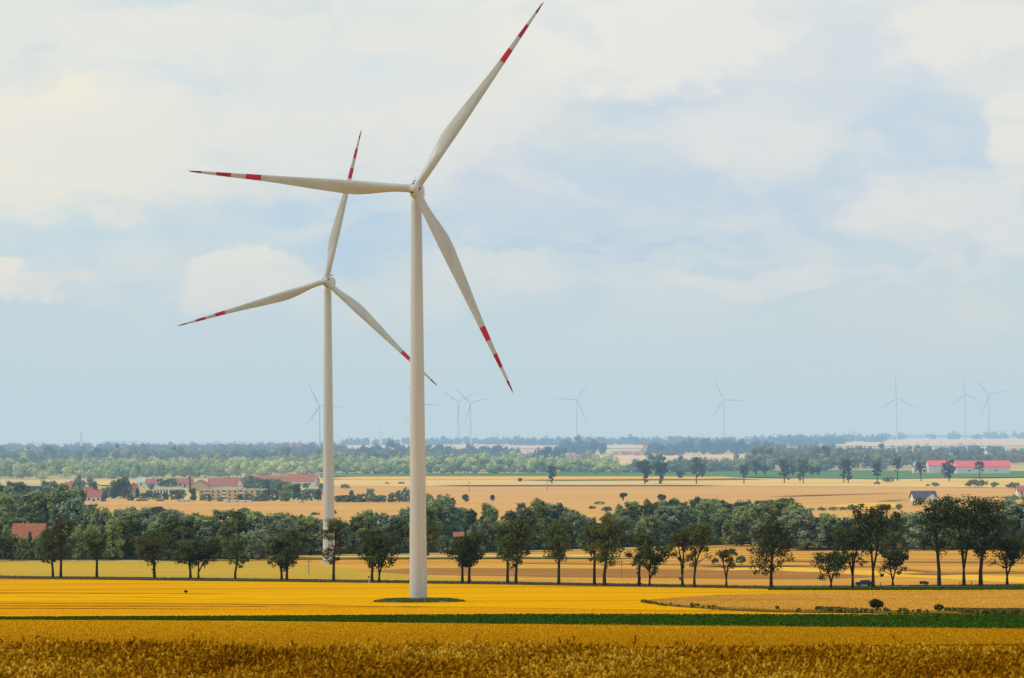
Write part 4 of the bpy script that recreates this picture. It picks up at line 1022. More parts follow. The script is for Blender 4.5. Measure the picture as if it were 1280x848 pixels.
def blade_mesh(nr=44, ns=22):
    rr = np.concatenate([[0.018], np.linspace(0.03, 0.30, 14), np.linspace(0.33, 0.93, nr-19), [0.95, 0.97, 0.985, 1.0]])
    ch = np.interp(rr, [0, .03, .08, .12, .2, .25, .3, .4, .5, .6, .68, .8, .94, .985, 1], [1.6, 1.6, 1.65, 1.85, 2.5, 2.8, 2.8, 2.4, 1.95, 1.5, 1.22, .9, .5, .25, .04])
    le = np.interp(rr, [0, .03, .1, .3, .5, .7, .95, 1], [.8, .8, .8, .78, .58, .40, .14, .0])
    bl = np.clip((rr - 0.06)/0.17, 0, 1); bl = bl*bl*(3-2*bl)
    th = np.interp(rr, [0, .06, .2, .4, .7, 1], [1, .95, .38, .26, .2, .16])
    tw = np.radians(np.interp(rr, [0, .15, .3, .5, .8, 1], [16, 15, 9, 4, 1, 0]))
    pre = -1.6*np.clip(rr, 0, 1)**2.2     # bends toward the wind
    V = []
    for i, q in enumerate(rr):
        c = ch[i]; n2 = ns
        for k in range(n2):
            t = 2*PI*k/n2
            # circle
            cxp, cyp = math.cos(t)*c*0.5, math.sin(t)*c*0.5*(1 if bl[i] == 0 else 1)
            # airfoil: param s from TE around
            s = 0.5*(1 + math.cos(t)); xa = (1 - s)     # 0 at LE side? t=0 -> LE
            yt = 5*th[i]*c*(0.2969*math.sqrt(xa) - 0.126*xa - 0.3516*xa**2 + 0.2843*xa**3 - 0.1036*xa**4)
            ax, ay = (0.5 - xa)*c, (yt if t <= PI else -yt*0.75) + 0.02*c*math.sin(PI*xa)
            X_ = (1-bl[i])*cxp + bl[i]*ax; Y_ = (1-bl[i])*cyp + bl[i]*ay
            # LE at +le
            X_ = X_ + (le[i] - c*0.5)
            a_ = tw[i]
            V.append((X_*math.cos(a_) - Y_*math.sin(a_), X_*math.sin(a_)*-1 + -Y_*math.cos(a_) + pre[i], q*45))
    Fc = []
    for i in range(len(rr)-1):
        for k in range(ns):
            k2 = (k+1) % ns; Fc.append((i*ns+k, (i+1)*ns+k, (i+1)*ns+k2, i*ns+k2))
    Fc.append(tuple(range((len(rr)-1)*ns, len(rr)*ns))[::-1])
    return mesh('blade', V, Fc, M['blade'], True)
def nacelle_mesh():
    # rounded long box along +Y (behind the rotor), built as super-ellipse sections
    secs = [(-1.75, 1.15, 1.15, 0), (-1.6, 1.45, 1.5, 0), (-0.8, 1.62, 1.72, .05), (1.0, 1.7, 1.85, .1), (5.0, 1.7, 1.85, .15), (7.6, 1.55, 1.7, .2), (8.4, 1.25, 1.4, .25), (8.5, 0.4, 0.5, .25)]
    V = []; n = 24
    for y, wx, hz_, dz in secs:
        for k in range(n):
            t = 2*PI*k/n; c, s = math.cos(t), math.sin(t)
            V.append((0.82*wx*math.copysign(abs(c)**0.6, c), y, dz + 0.82*hz_*math.copysign(abs(s)**0.6, s)))
    Fc = []
    for i in range(len(secs)-1):
        for k in range(n): k2 = (k+1) % n; Fc.append((i*n+k, i*n+k2, (i+1)*n+k2, (i+1)*n+k))
    Fc += [tuple(range(n))[::-1], tuple(range((len(secs)-1)*n, len(secs)*n))]
    return mesh('nacelle', V, Fc, M['paint'], True)
def hub_mesh():
    b = MB(); prof = []
    for k in range(0, 13):
        t = k/12*PI*0.5
        prof.append((max(0.01, 1.22*math.sin(t)), -1.35*math.cos(t)))
    prof += [(1.25, 0.4), (1.26, 1.0), (1.18, 1.15)]
    b.lathe(prof, 36, 'y')
    return mesh('hub', b.V, b.F, M['paint'], True)
def collar_mesh():
    b = MB(); b.lathe([(0.83, 0.9), (0.9, 0.95), (0.9, 1.2), (0.84, 1.25)], 28)
    return mesh('blade_collar', b.V, b.F, M['paint'], True)
def opening_mesh():   # dark oval port sitting on the spinner between two blades
    V = []; n = 16
    for k in range(n):
        t = 2*PI*k/n; u_, v_ = 0.2*math.cos(t), 0.3*math.sin(t)
        V.append((v_, u_, 0))
    V2 = [(v[0]*0.9, v[1]*0.9, 0.03) for v in V]
    Fc = [(k, (k+1) % n, n+(k+1) % n, n+k) for k in range(n)] + [tuple(range(n, 2*n))]
    return mesh('port', V + V2, Fc, M['dark'])
def mast_mesh():
    b = MB(); b.tube([(-0.6, 6.6, 1.9), (-0.6, 6.6, 3.6)], [0.05, 0.04], 5); b.tube([(-0.6, 6.6, 3.2), (0.3, 6.6, 3.2)], [0.04, 0.04], 5)
    b.tube([(0.3, 6.6, 3.0), (0.3, 6.6, 3.6)], [0.09, 0.09], 6); b.box(-0.9, 0.9, 3.0, 5.2, 1.98, 2.35)
    return mesh('weather_mast', b.V, b.F, M['paint'])
TM, BM_, NM, HM, CM, OM, WM = tower_mesh(), blade_mesh(), nacelle_mesh(), hub_mesh(), collar_mesh(), opening_mesh(), mast_mesh()
b = MB(); b.lathe([(0.01, 0.74), (2.05, 0.74), (2.12, 0.7), (2.12, -0.4)], 40); FM = mesh('foundation', b.V, b.F, M['concrete'])
b = MB(); b.lathe([(1.86, 0.0), (1.9, 0.02), (1.9, 0.3), (1.79, 0.34)], 48); RM = mesh('base_ring', b.V, b.F, M['grey'], True)
OV, HH = 3.6, 82.5
def turbine(loc, ang0, yaw, scale, label, group, full=True, tilt=4, pale=False):
    root = empty('wind_turbine', loc, yaw); root.scale = (scale,)*3
    tag(root, label, 'wind turbine', group)
    t = obj('tower', TM, root)
    if full:
        t.location.z = 0.72
        for zf in (21.5, 47.0):
            fr = 1.78 + (1.06 - 1.78)*(zf/80.9)**1.05 + 0.012
            fl_ = MB(); fl_.lathe([(fr - 0.02, zf - 0.12), (fr, zf - 0.11), (fr, zf + 0.11), (fr - 0.02, zf + 0.12)], 48); fl_.build('flange', M['paint'], t)
        f = obj('foundation', FM, root); g = obj('base_ring', RM, root); g.location.z = 0.73
    n = obj('nacelle', NM, root); n.location = (0, 0, HH); n.rotation_euler = (R(-tilt)*0.3, 0, 0)
    if full: wm = obj('weather_mast', WM, n)
    T = Matrix.Translation((0, -OV, HH)) @ Matrix.Rotation(R(tilt)*-1, 4, 'X')
    h = obj('hub', HM, root); h.matrix_local = T
    for k in range(3):
        a_ = R(ang0 + 120*k); th = PI/2 - a_
        bl = obj('blade', BM_, root); bl.matrix_local = T @ Matrix.Rotation(th, 4, 'Y') @ Matrix.Diagonal((1, 1, 1.010, 1))
        if full:
            cl_ = obj('blade_collar', CM, bl)
            op = obj('port', OM, h)
            ph = PI/2 - (a_ + PI/3)
            # on the spinner surface at 52 degrees off the nose
            e = R(52); rr = Matrix.Rotation(ph, 4, 'Y') @ Matrix.Translation((0, -1.36*math.cos(e)*1.0, 1.23*math.sin(e))) @ Matrix.Rotation(R(52), 4, 'X')
            op.matrix_local = rr
    if pale:  # swaps in a darker grey coat: shading put into the colour of white turbines
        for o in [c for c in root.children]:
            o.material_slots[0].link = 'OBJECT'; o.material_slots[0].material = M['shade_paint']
    return root
def solve_turbine(hx, hy, Rpx, Rm=45.0):
    s = 1.0
    for _ in range(20):
        D = Rm*s*F/Rpx; r_ = ray(hx, hy); x = r_[0]*D; zt = EYE + r_[2]*D; g = float(tz(x, D)); s = (zt - g)/HH
    return x, D, g, s
G_T = 'striped wind turbines'
# front turbine
p = gpt(523, 753.3)
r_ = ray(519.3, 236.3); D1 = p.y; s1 = (EYE + r_[2]*(D1-3.6) - p.z)/HH
print('front turbine', p, s1, 'Rpx', 45*s1*F/(D1-3.6))
turbine((p.x, p.y, p.z + 0.0), 55.2, R(-1.5), s1, 'largest wind turbine with red striped blades, standing on a grassy pad in yellow crop', G_T)
# rear turbine
r_ = ray(408.8, 351.3); 
D2 = 45*F/192.5; x2 = ray(411, 690)[0]*D2; g2 = float(tz(x2, D2)); s2 = (EYE + r_[2]*(D2-3.6) - g2)/HH
print('rear turbine', D2, g2, s2, project((x2, D2, g2)))
turbine((x2, D2, g2), 76.6, R(-5), s2, 'second largest wind turbine with red striped blades, rising behind the roadside trees', G_T)
for (hx, hy, Rp, a0, yw, lab) in [
    (720.8, 500, 29, 175, 0, 'tiny pale turbine alone on the horizon right of the largest turbine, one blade pointing left'),
    (904.5, 499.8, 29, 115, 0, 'tiny pale turbine alone on the horizon, midway between the centre and the right group'),
    (1120.5, 497.7, 29, 93, 0, 'tiny pale turbine on the horizon, one blade straight up, leftmost of three at the right'),
    (1206, 493.2, 29, 95, 8, 'tiny pale turbine on the horizon, middle of the three at the right'),
    (1236, 493.2, 29, 131, -8, 'tiny pale turbine on the horizon, rightmost of the three at the right'),
    (573, 502.5, 28.5, 146, 0, 'faint tiny turbine on the horizon, left of the close pair right of the largest tower'),
    (588, 504, 28.5, 134, 0, 'faint tiny turbine on the horizon, right of the close pair right of the largest tower'),
    (399.5, 507.5, 30, 116, 0, 'faint tiny turbine on the horizon partly behind the rear turbine tower'),
    (522, 505.5, 29, 117, 0, 'faint tiny turbine on the horizon hidden behind the largest tower except for a blade')]:
    x, D, g, s = solve_turbine(hx, hy, Rp)
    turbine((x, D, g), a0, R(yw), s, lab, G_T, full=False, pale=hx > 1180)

# grassy pad at the foot of the front turbine
xx = np.linspace(-1, 1, 40); yy = np.linspace(-1, 1, 24); PXX, PYY = np.meshgrid(xx, yy)
rad = np.sqrt(PXX**2 + PYY**2); k_ = np.where(rad > 1e-6, np.maximum(abs(PXX), abs(PYY))/np.maximum(rad, 1e-6), 1)
PXd, PYd = PXX*k_, PYY*k_; rd = np.sqrt(PXd**2 + PYd**2)
wob = 1 + 0.08*np.sin(np.arctan2(PYd, PXd)*5) + 0.05*np.sin(np.arctan2(PYd, PXd)*11)
WX = p.x + 0.2 + PXd*9.0*wob; WY = p.y + 0.5 + PYd*9.5*wob
M['pad'] = field_mat('pad_ground', (120, 128, 50), (150, 140, 76), (90, 104, 40), sx=0.5, sy=0.6, fine=4, streak=0.5, strx=0.3, stry=0.5, k=0.8)
pad = grid_mesh('grass_pad', np.stack([WX, WY, tz(WX, WY) + 0.13 + 0.42*np.clip((1 - rd**2)*2, 0, 1)], -1), M['pad']); struct('grass_pad', pad)
n = 5200; a_ = r.rand(n)*6.28; q = np.sqrt(r.rand(n))*9.1; ptx = p.x + 0.2 + np.cos(a_)*q; pty = p.y + 0.5 + np.sin(a_)*q*1.05
sel = ((ptx - p.x)**2 + (pty - p.y)**2) > 2.7**2
rq = ((ptx - p.x)**2 + (pty - p.y)**2)/81
pp = np.stack([ptx, pty, tz(ptx, pty) + 0.12 + 0.42*np.clip((1 - rq)*2, 0, 1)], -1)[sel]
M['t_pad'] = tone_mat('pad_grass', [(0.05, 0.075, 0.012, 1), (0.12, 0.15, 0.03, 1), (0.28, 0.26, 0.08, 1)])
tuft_object('pad_grass', M['t_pad'], pp, 0.3, 0.3, r, 'short green and straw grass on the pad around the front turbine foot', 'grass', 1)

# ------------------------------------------------------------------ buildings
M['w_white'] = plain('white_render', (225, 220, 208), 0.9, 0.1, 0.05, 0.3)
M['w_cream'] = plain('cream_render', (204, 180, 138), 0.9, 0.1, 0.06, 0.3)
M['w_yellow'] = plain('yellow_render', (214, 186, 128), 0.9, 0.1, 0.06, 0.3)
M['r_red'] = plain('red_tiles', (166, 104, 86), 0.85, 0.1, 0.14, 0.6)
M['r_orange'] = plain('orange_tiles', (168, 106, 80), 0.85, 0.1, 0.14, 0.6)
M['r_coral'] = plain('coral_sheet_roof', (222, 96, 98), 0.7, 0.2, 0.05, 0.2)
M['r_grey'] = plain('slate_roof', (84, 82, 96), 0.7, 0.2, 0.12, 0.6)
M['r_green'] = plain('pale_green_roof', (170, 200, 190), 0.7, 0.2, 0.06, 0.6)
M['brick'] = plain('brick', (120, 62, 48), 0.9, 0.1, 0.15, 1)
M['glass'] = plain('dark_window', (0.07, 0.08, 0.095), 0.2, 0.5, 0.1, 1)
M['car'] = plain('dark_car_paint', (0.03, 0.03, 0.04), 0.3, 0.5, 0.05, 1)
def windows(root, xs, z0, z1, y, wid, mat='glass', name='window'):
    for x in xs:
        b = MB(); b.box(x - wid/2, x + wid/2, y - 0.06, y + 0.03, z0, z1); b.build(name, M[mat], root)
def house(px, by, Wm, Dm, hw_, hr, wall, roof, label, rz=0, name='house', nwin=3, floors=1, gable=False, chimney=True, group=None, lift=0.3, D=None, door=True, eave=0.4):
    if D is None: p = gpt(px, by)
    else:
        r_ = ray(px, by); p = Vector((r_[0]*D, D, float(tz(0, D))))
    root = empty(name, (p.x, p.y, p.z + lift - 0.2), rz); tag(root, label, 'house' if name == 'house' else name.replace('_', ' '), group)
    w2, d2 = Wm/2, Dm/2
    b = MB()
    b.box(-w2, w2, -d2, d2, 0, hw_)
    if gable:     # ridge runs away from us, gable faces the camera
        b.V += [(-w2, -d2, hw_+.001), (w2, -d2, hw_+.001), (0, -d2, hw_+hr), (-w2, d2, hw_+.001), (w2, d2, hw_+.001), (0, d2, hw_+hr)]; n = len(b.V) - 6
        b.F += [(n, n+1, n+2), (n+5, n+4, n+3)]
    else:
        b.V += [(-w2, -d2, hw_+.001), (-w2, d2, hw_+.001), (-w2, 0, hw_+hr), (w2, -d2, hw_+.001), (w2, d2, hw_+.001), (w2, 0, hw_+hr)]; n = len(b.V) - 6
        b.F += [(n, n+2, n+1), (n+3, n+4, n+5)]
    b.build('wall', M[wall], root)
    b = MB(); e = eave; t = 0.18
    if gable:
        k = hr/w2
        for s in (-1, 1):
            a0, a1 = (s*(w2+e), hw_ - k*e), (0, hw_+hr)
            V = [(a0[0], -d2-e, a0[1]+.02), (a1[0], -d2-e, a1[1]+.02), (a1[0], d2+e, a1[1]+.02), (a0[0], d2+e, a0[1]+.02)]
            n = len(b.V); b.V += V + [(v[0], v[1], v[2]+t) for v in V]
            b.F += [(n, n+1, n+2, n+3), (n+7, n+6, n+5, n+4), (n, n+4, n+5, n+1), (n+1, n+5, n+6, n+2), (n+2, n+6, n+7, n+3), (n+3, n+7, n+4, n)]
    else:
        k = hr/d2
        for s in (-1, 1):
            a0, a1 = (s*(d2+e), hw_ - k*e), (0, hw_+hr)
            V = [(-w2-e, a0[0], a0[1]+.02), (w2+e, a0[0], a0[1]+.02), (w2+e, 0, a1[1]+.02), (-w2-e, 0, a1[1]+.02)]
            n = len(b.V); b.V += V + [(v[0], v[1], v[2]+t) for v in V]
            b.F += [(n, n+1, n+2, n+3), (n+7, n+6, n+5, n+4), (n, n+4, n+5, n+1), (n+1, n+5, n+6, n+2), (n+2, n+6, n+7, n+3), (n+3, n+7, n+4, n)]
    rf = b.build('roof', M[roof], root)
    if chimney:
        b = MB(); b.box(w2*0.3, w2*0.3+0.7, -0.35, 0.35, hw_+hr*0.6, hw_+hr+0.9); b.build('chimney', M['brick'], rf)
    if nwin:
        for f in range(floors):
            z = hw_*(f + 0.35)/floors
            windows(root, [(-w2 + Wm*(i + 0.5 + (0.0 if not door or f else 0))/nwin) for i in range(nwin) if not (door and f == 0 and i == nwin//2)], z, z + min(1.4, hw_/floors*0.45), -d2, min(1.3, Wm/nwin*0.45))
        if door: b = MB(); x = -w2 + Wm*(nwin//2 + 0.5)/nwin; b.box(x-0.55, x+0.55, -d2-0.07, -d2+0.03, 0, 2.1); b.build('door', M['brick'], root)
    return root
house(118.5, 628, 7.6, 9, 3.2, 3.4, 'w_white', 'r_red', 'small white house with steep pinkish red roof at the left corner of village field', gable=False, nwin=3)
house(110, 622, 5.0, 7, 3, 3, 'w_cream', 'r_red', 'cream house end half hidden behind the pinkish red roofed house', rz=R(30), nwin=2)
house(164.5, 622.5, 6.6, 9, 3.6, 4.4, 'w_white', 'r_red', 'white house with a hipped brick red roof between tall village trees', rz=R(20), nwin=2)
house(86.5, 616, 5.4, 8, 3, 3.5, 'w_white', 'r_orange', 'small orange roof peeping out of the left wood', rz=R(-15), nwin=2)
house(183, 609, 12, 9, 3.5, 2.6, 'w_white', 'r_green', 'building with a pale green roof above the village trees', rz=R(10), nwin=3, chimney=False)
house(189, 610, 7, 8, 3, 3, 'w_white', 'r_red', 'small red roofed house beside the pale green roof', nwin=2)
house(232, 609.5, 10, 8, 3, 3, 'w_cream', 'r_red', 'low red roofed house left of the brick chimney', nwin=3)
house(251, 613.5, 11, 20, 3.6, 3.2, 'w_cream', 'r_red', 'cream gabled barn front with a red roof right of the brick chimney', gable=True, nwin=0, door=False, chimney=False)
house(280, 613, 20, 16, 3.0, 4.6, 'w_white', 'r_red', 'large barn with a broad red tiled roof behind the yellow apartment block', rz=R(4), nwin=0, door=False)
house(301, 613, 4.0, 14, 3.4, 4.0, 'w_white', 'r_red', 'white gable end with narrow windows at the right of the large barn', gable=True, nwin=2, floors=2, chimney=False, door=False)
house(347, 608, 36, 12, 3.0, 4.0, 'w_white', 'r_orange', 'long orange roofed farm range partly behind dark trees', nwin=6, chimney=False)
house(378, 608.3, 20, 14, 3.6, 4.6, 'w_white', 'r_orange', 'right end of the long farm range with a taller orange roof', rz=R(-8), nwin=3)
house(394, 608, 5.5, 12, 4.2, 3.8, 'w_cream', 'r_orange', 'cream gable end at the right tip of the farm range', gable=True, nwin=2, chimney=False, door=False)
house(394, 620.5, 11, 7, 3.4, 0.7, 'w_yellow', 'r_grey', 'low yellow building with a flat grey roof left of the rear turbine tower', nwin=3, chimney=False)
house(37, 686.5, 10.5, 9, 4.0, 4.6, 'w_cream', 'r_orange', 'farmhouse with a long orange tiled roof sunk in the left woodland', nwin=3, chimney=False, D=1010)
house(573.5, 683, 3.0, 5, 3.4, 1.8, 'w_white', 'r_red', 'little red roofed house peeping through the wood right of the front tower', nwin=1, chimney=False, D=1000, door=False)
house(560.5, 677, 2.2, 5, 3.6, 0.8, 'w_white', 'r_grey', 'white wall peeping through the wood right of the front tower', nwin=1, chimney=False, D=1080, door=False)
# apartment block
p = gpt(291.5, 626); s = ppm(p.y); L_ = 83/s
root = empty('apartment_block', (p.x, p.y, p.z + 0.2)); tag(root, 'yellow three storey apartment block with balconies at the edge of the village field', 'apartment block')
b = MB(); b.box(-L_/2, L_/2, -5, 5, 0, 5.9); b.build('wall', M['w_yellow'], root)
b = MB(); b.box(-L_/2-0.3, L_/2+0.3, -5.3, 5.3, 5.9, 6.2); b.build('roof', M['concrete'], root)
nx = 12
for f in range(3):
    for i in range(nx):
        x = -L_/2 + L_*(i + 0.5)/nx; z = 0.55 + f*1.85
        if i % 3 == 1:
            b = MB(); b.box(x-1.1, x+1.1, -5.9, -5.0, z-0.4, z+0.5); b.build('balcony', M['w_white'], root)
            b = MB(); b.box(x-0.9, x+0.9, -5.06, -4.9, z+0.5, z+1.25); b.build('window', M['glass'], root)
        else:
            b = MB(); b.box(x-0.5, x+0.5, -5.06, -4.9, z, z+1.0); b.build('window', M['glass'], root)
# white flats left
p = gpt(210, 619); s = ppm(p.y); L_ = 34/s
root = empty('apartment_block', (p.x, p.y, p.z + 0.2)); tag(root, 'low white flats with grey windows left of the brick chimney', 'apartment block')
b = MB(); b.box(-L_/2, L_/2, -4, 4, 0, 4.6); b.build('wall', M['w_white'], root)
b = MB(); b.box(-L_/2-0.2, L_/2+0.2, -4.2, 4.2, 4.6, 4.85); b.build('roof', M['concrete'], root)
for i in range(9): x = -L_/2 + L_*(i+0.5)/9; b = MB(); b.box(x-0.5, x+0.5, -4.06, -3.9, 1.2 if i % 2 else 0.6, 3.2); b.build('window', M['glass'], root)
# brick chimney
p = gpt(237.7, 616); s = ppm(p.y); hh = (616-595)/s
root = empty('factory_chimney', (p.x, p.y, p.z)); tag(root, 'tall brown brick chimney beside the red barns', 'chimney')
b = MB(); b.lathe([(0.85, 0), (0.6, hh-0.8)], 14); b.build('shaft', M['brick'], root)
b = MB(); b.lathe([(0.62, hh-0.8), (0.75, hh-0.6), (0.75, hh), (0.45, hh), (0.45, hh-0.5)], 14); b.build('cap', M['brick'], root)
# greenhouses / white sheds on the field edge
for (xa, xb, yb, lab) in [(280, 314, 629.3, 'long low white greenhouse at the edge of the village field'), (221, 240, 628.8, 'short low grey shed left of the white greenhouse'), (171, 184, 627.5, 'low dark shed on the village field edge at the left'), (196, 205, 627.6, 'tiny low shed between the two field edge sheds')]:
    p = gpt((xa+xb)/2, yb); s = ppm(p.y); L_ = (xb-xa)/s
    root = empty('shed', (p.x, p.y, p.z + 0.5)); tag(root, lab, 'shed')
    b = MB(); b.box(-L_/2, L_/2, -1.5, 1.5, 0, 0.9); b.build('wall', M['w_white' if xa > 200 else 'brick'], root)
    b = MB(); b.box(-L_/2-0.1, L_/2+0.1, -1.7, 1.7, 0.9, 1.15); b.build('roof', M['w_white' if xa > 270 else 'concrete'], root)
    windows(root, [-L_*0.3, 0, L_*0.3], 0.25, 0.7, -1.5, L_*0.08)

# red roofed hall at the right
def hall(xa, xb, by, hw_, hr, label):
    p = gpt((xa+xb)/2, by); s = ppm(p.y); L_ = (xb-xa)/s
    root = empty('farm_hall', (p.x, p.y, p.z + 0.5)); tag(root, label, 'barn')
    b = MB(); b.box(-L_/2, L_/2, -9, 9, 0, hw_); n = len(b.V)
    b.V += [(-L_/2, -9, hw_+.001), (-L_/2, 9, hw_+.001), (-L_/2, 0, hw_+hr), (L_/2, -9, hw_+.001), (L_/2, 9, hw_+.001), (L_/2, 0, hw_+hr)]; b.F += [(n, n+2, n+1), (n+3, n+4, n+5)]
    b.build('wall', M['w_white'], root)
    b = MB()
    for sg in (-1, 1):
        V = [(-L_/2-.4, sg*9.4, hw_-0.1), (L_/2+.4, sg*9.4, hw_-0.1), (L_/2+.4, 0, hw_+hr+.03), (-L_/2-.4, 0, hw_+hr+.03)]; n = len(b.V)
        b.V += V + [(v[0], v[1], v[2]+.2) for v in V]
        b.F += [(n, n+1, n+2, n+3), (n+7, n+6, n+5, n+4), (n, n+4, n+5, n+1), (n+2, n+6, n+7, n+3), (n+1, n+5, n+6, n+2), (n+3, n+7, n+4, n)]
    b.build('roof', M['r_coral'], root)
    return root, L_
h1, L_ = hall(1159, 1195, 592.5, 6.2, 3.8, 'left section of the long white hall with a bright coral roof')
h2, L_ = hall(1193.5, 1260.5, 593, 5.4, 4.6, 'right and longest section of the long white hall with a bright coral roof')
for x in (-L_*0.26, L_*0.24): b = MB(); b.box(x-1.2, x+1.2, -9.07, -8.9, 2.2, 3.0); b.build('window', M['glass'], h2)
b = MB(); b.box(-2, 2, -9.08, -8.9, 0, 3.6); b.build('door', M['grey'], h1)
house(1149, 592.5, 10, 9, 5.2, 1.0, 'w_white', 'r_grey', 'small white annex left of the coral roofed hall', nwin=3, chimney=False)
p = gpt(1144.3, 592); root = empty('silo', (p.x, p.y, p.z + 0.3)); tag(root, 'pale upright silo with a cone top left of the coral roofed hall', 'silo')
b = MB(); b.lathe([(1.7, 0), (1.7, 8.5)], 20); b.build('body', M['w_white'], root, True)
b = MB(); b.lathe([(1.85, 8.5), (0.2, 10.2), (0.01, 10.2)], 20); b.build('cap', M['grey'], root, True)
# grey roofed house
p = gpt(1155, 629); s = ppm(p.y)
root = empty('house', (p.x, p.y, p.z + 0.4), R(6)); tag(root, 'modern white house with a dark slate roof standing alone on the stubble field', 'house')
b = MB(); b.box(-6.2, 5.5, -4.5, 4.5, 0, 2.3); n = len(b.V)
b.V += [(-6.2, -4.5, 2.301), (-6.2, 4.5, 2.301), (-6.2, 0, 5.6), (5.5, -4.5, 2.301), (5.5, 4.5, 2.301), (5.5, 0, 5.6)]; b.F += [(n, n+2, n+1), (n+3, n+4, n+5)]
b.box(-0.4, 6.2, -6.2, -4.45, 0, 2.0); n = len(b.V); b.V += [(-0.4, -6.2, 2.001), (6.2, -6.2, 2.001), (2.9, -6.2, 4.6)]; b.F.append((n, n+1, n+2)); b.build('wall', M['w_white'], root)
b = MB()
for sg in (-1, 1):
    V = [(-6.8, sg*5.2, 1.9), (6.1, sg*5.2, 1.9), (6.1, 0, 5.7), (-6.8, 0, 5.7)]; n = len(b.V); b.V += V + [(v[0], v[1], v[2]+.2) for v in V]
    b.F += [(n, n+1, n+2, n+3), (n+7, n+6, n+5, n+4), (n, n+4, n+5, n+1), (n+2, n+6, n+7, n+3), (n+1, n+5, n+6, n+2), (n+3, n+7, n+4, n)]
b.build('roof', M['r_grey'], root)
b = MB()
for sg in (-1, 1):
    V = [(2.9, -6.6, 4.9), (2.9 + sg*3.9, -6.6, 1.85), (2.9 + sg*3.9, -2.5, 1.85), (2.9, -1.2, 4.9)]; n = len(b.V); b.V += V + [(v[0], v[1], v[2]+.18) for v in V]
    b.F += [(n, n+1, n+2, n+3), (n+7, n+6, n+5, n+4), (n, n+4, n+5, n+1), (n+2, n+6, n+7, n+3), (n+1, n+5, n+6, n+2), (n+3, n+7, n+4, n)]
b.build('gable_roof', M['r_grey'], root)
b = MB(); b.box(-1.6, -1.0, -0.3, 0.3, 5.0, 6.4); b.build('chimney', M['w_white'], root)
windows(root, [-5, -3.2, -1.6], 0.9, 1.9, -4.5, 0.9); windows(root, [1.6, 4.2], 0.7, 1.8, -6.2, 1.1)
house(1281, 621, 9, 8, 3, 2.8, 'w_white', 'r_red', 'red roofed house cut by the right edge', nwin=2)

# far villages
r = np.random.RandomState(21)
far = [(652, 576, 9), (661, 577, 8), (668, 575, 8), (702, 577, 8), (709, 574, 9), (716, 573, 7), (724, 576, 8), (733, 575, 8), (741, 573, 8), (746, 575, 7), (770, 570, 9), (779, 569.5, 8), (787, 569.5, 8), (796, 570, 7),
       (764, 574, 6), (483, 577, 6), (477, 577, 6), (652, 572.5, 6)]
for i, (px, by, wpx) in enumerate(far):
    p = gpt(px, by); s = ppm(p.y); Wm = wpx/s
    house(px, by, Wm*0.8, 10, 2.4, 3.0, ['w_white', 'w_cream'][i % 2], ['r_red', 'r_orange'][(i//2) % 2], 'tiny hazy red roofed house of the distant village in the middle', rz=R(r.uniform(-25, 25)), nwin=2 if i % 2 else 3, chimney=False, group='red roofed houses of the distant village')
fb = [(98, 567, 8, 6, 'r_orange', 'orange block among the distant town buildings', 'far_building'), (111, 568.5, 5, 5, 'w_white', 'pale grey block right of the orange block in the distant town', 'far_building'),
      (118.5, 569.5, 8, 9, 'w_white', 'tallest white block in the distant town right of the orange block', 'far_building'), (139.5, 569, 4, 4, 'w_white', 'small pale block left of the white silos in the distant town', 'far_building'), (155, 569.5, 4, 6, 'w_white', 'squat white block just left of the white silos', 'far_building'),
      (191, 568, 10, 3, 'w_white', 'long low white shed right of the white silos', 'far_building'), (210, 564, 8, 4, 'w_white', 'wide pale block right of the white silos', 'far_building'), (215, 569.5, 5, 4, 'w_white', 'small pale block below the wide pale block', 'far_building'), (40, 567.5, 8, 2.5, 'r_orange', 'low orange shed at the far left of the distant town', 'far_building'),
      (130, 566, 5, 4, 'w_white', 'pale block right of the tallest white block', 'far_building')]
for (px, by, wpx, hpx, mk, lab, nm) in fb:
    p = gpt(px, by); s = ppm(p.y); Wm, Hm = wpx/s, hpx/s
    root = empty('town_block', (p.x, p.y, p.z)); tag(root, lab, 'building')
    b = MB(); b.box(-Wm/2, Wm/2, -8, 8, 0, Hm); b.build('wall', M[mk], root)
    b = MB(); b.box(-Wm/2-.4, Wm/2+.4, -8.4, 8.4, Hm, Hm+1); b.build('roof', M['concrete'], root)
    b = MB(); b.box(-Wm*0.35, Wm*0.35, -8.3, -7.9, Hm*0.45, Hm*0.62); b.build('window_band', M['glass'], root)
for (px, by, ty, wpx, lab) in [(167, 569, 560, 1.9, 'tall white silo, left of the thin pair in the distant town'), (175.5, 568, 560, 1.6, 'thin white silo, right of the pair in the distant town')]:
    p = gpt(px, by); s = ppm(p.y); Hm = (by-ty)/s; Rm = wpx/2/s
    root = empty('silo', (p.x, p.y, p.z)); tag(root, lab, 'silo')
    b = MB(); b.lathe([(Rm, 0), (Rm, Hm*0.93)], 16); b.build('body', M['w_white'], root, True)
    b = MB(); b.lathe([(Rm*1.1, Hm*0.93), (Rm*0.5, Hm), (0.01, Hm)], 16); b.build('cap', M['w_white'], root, True)
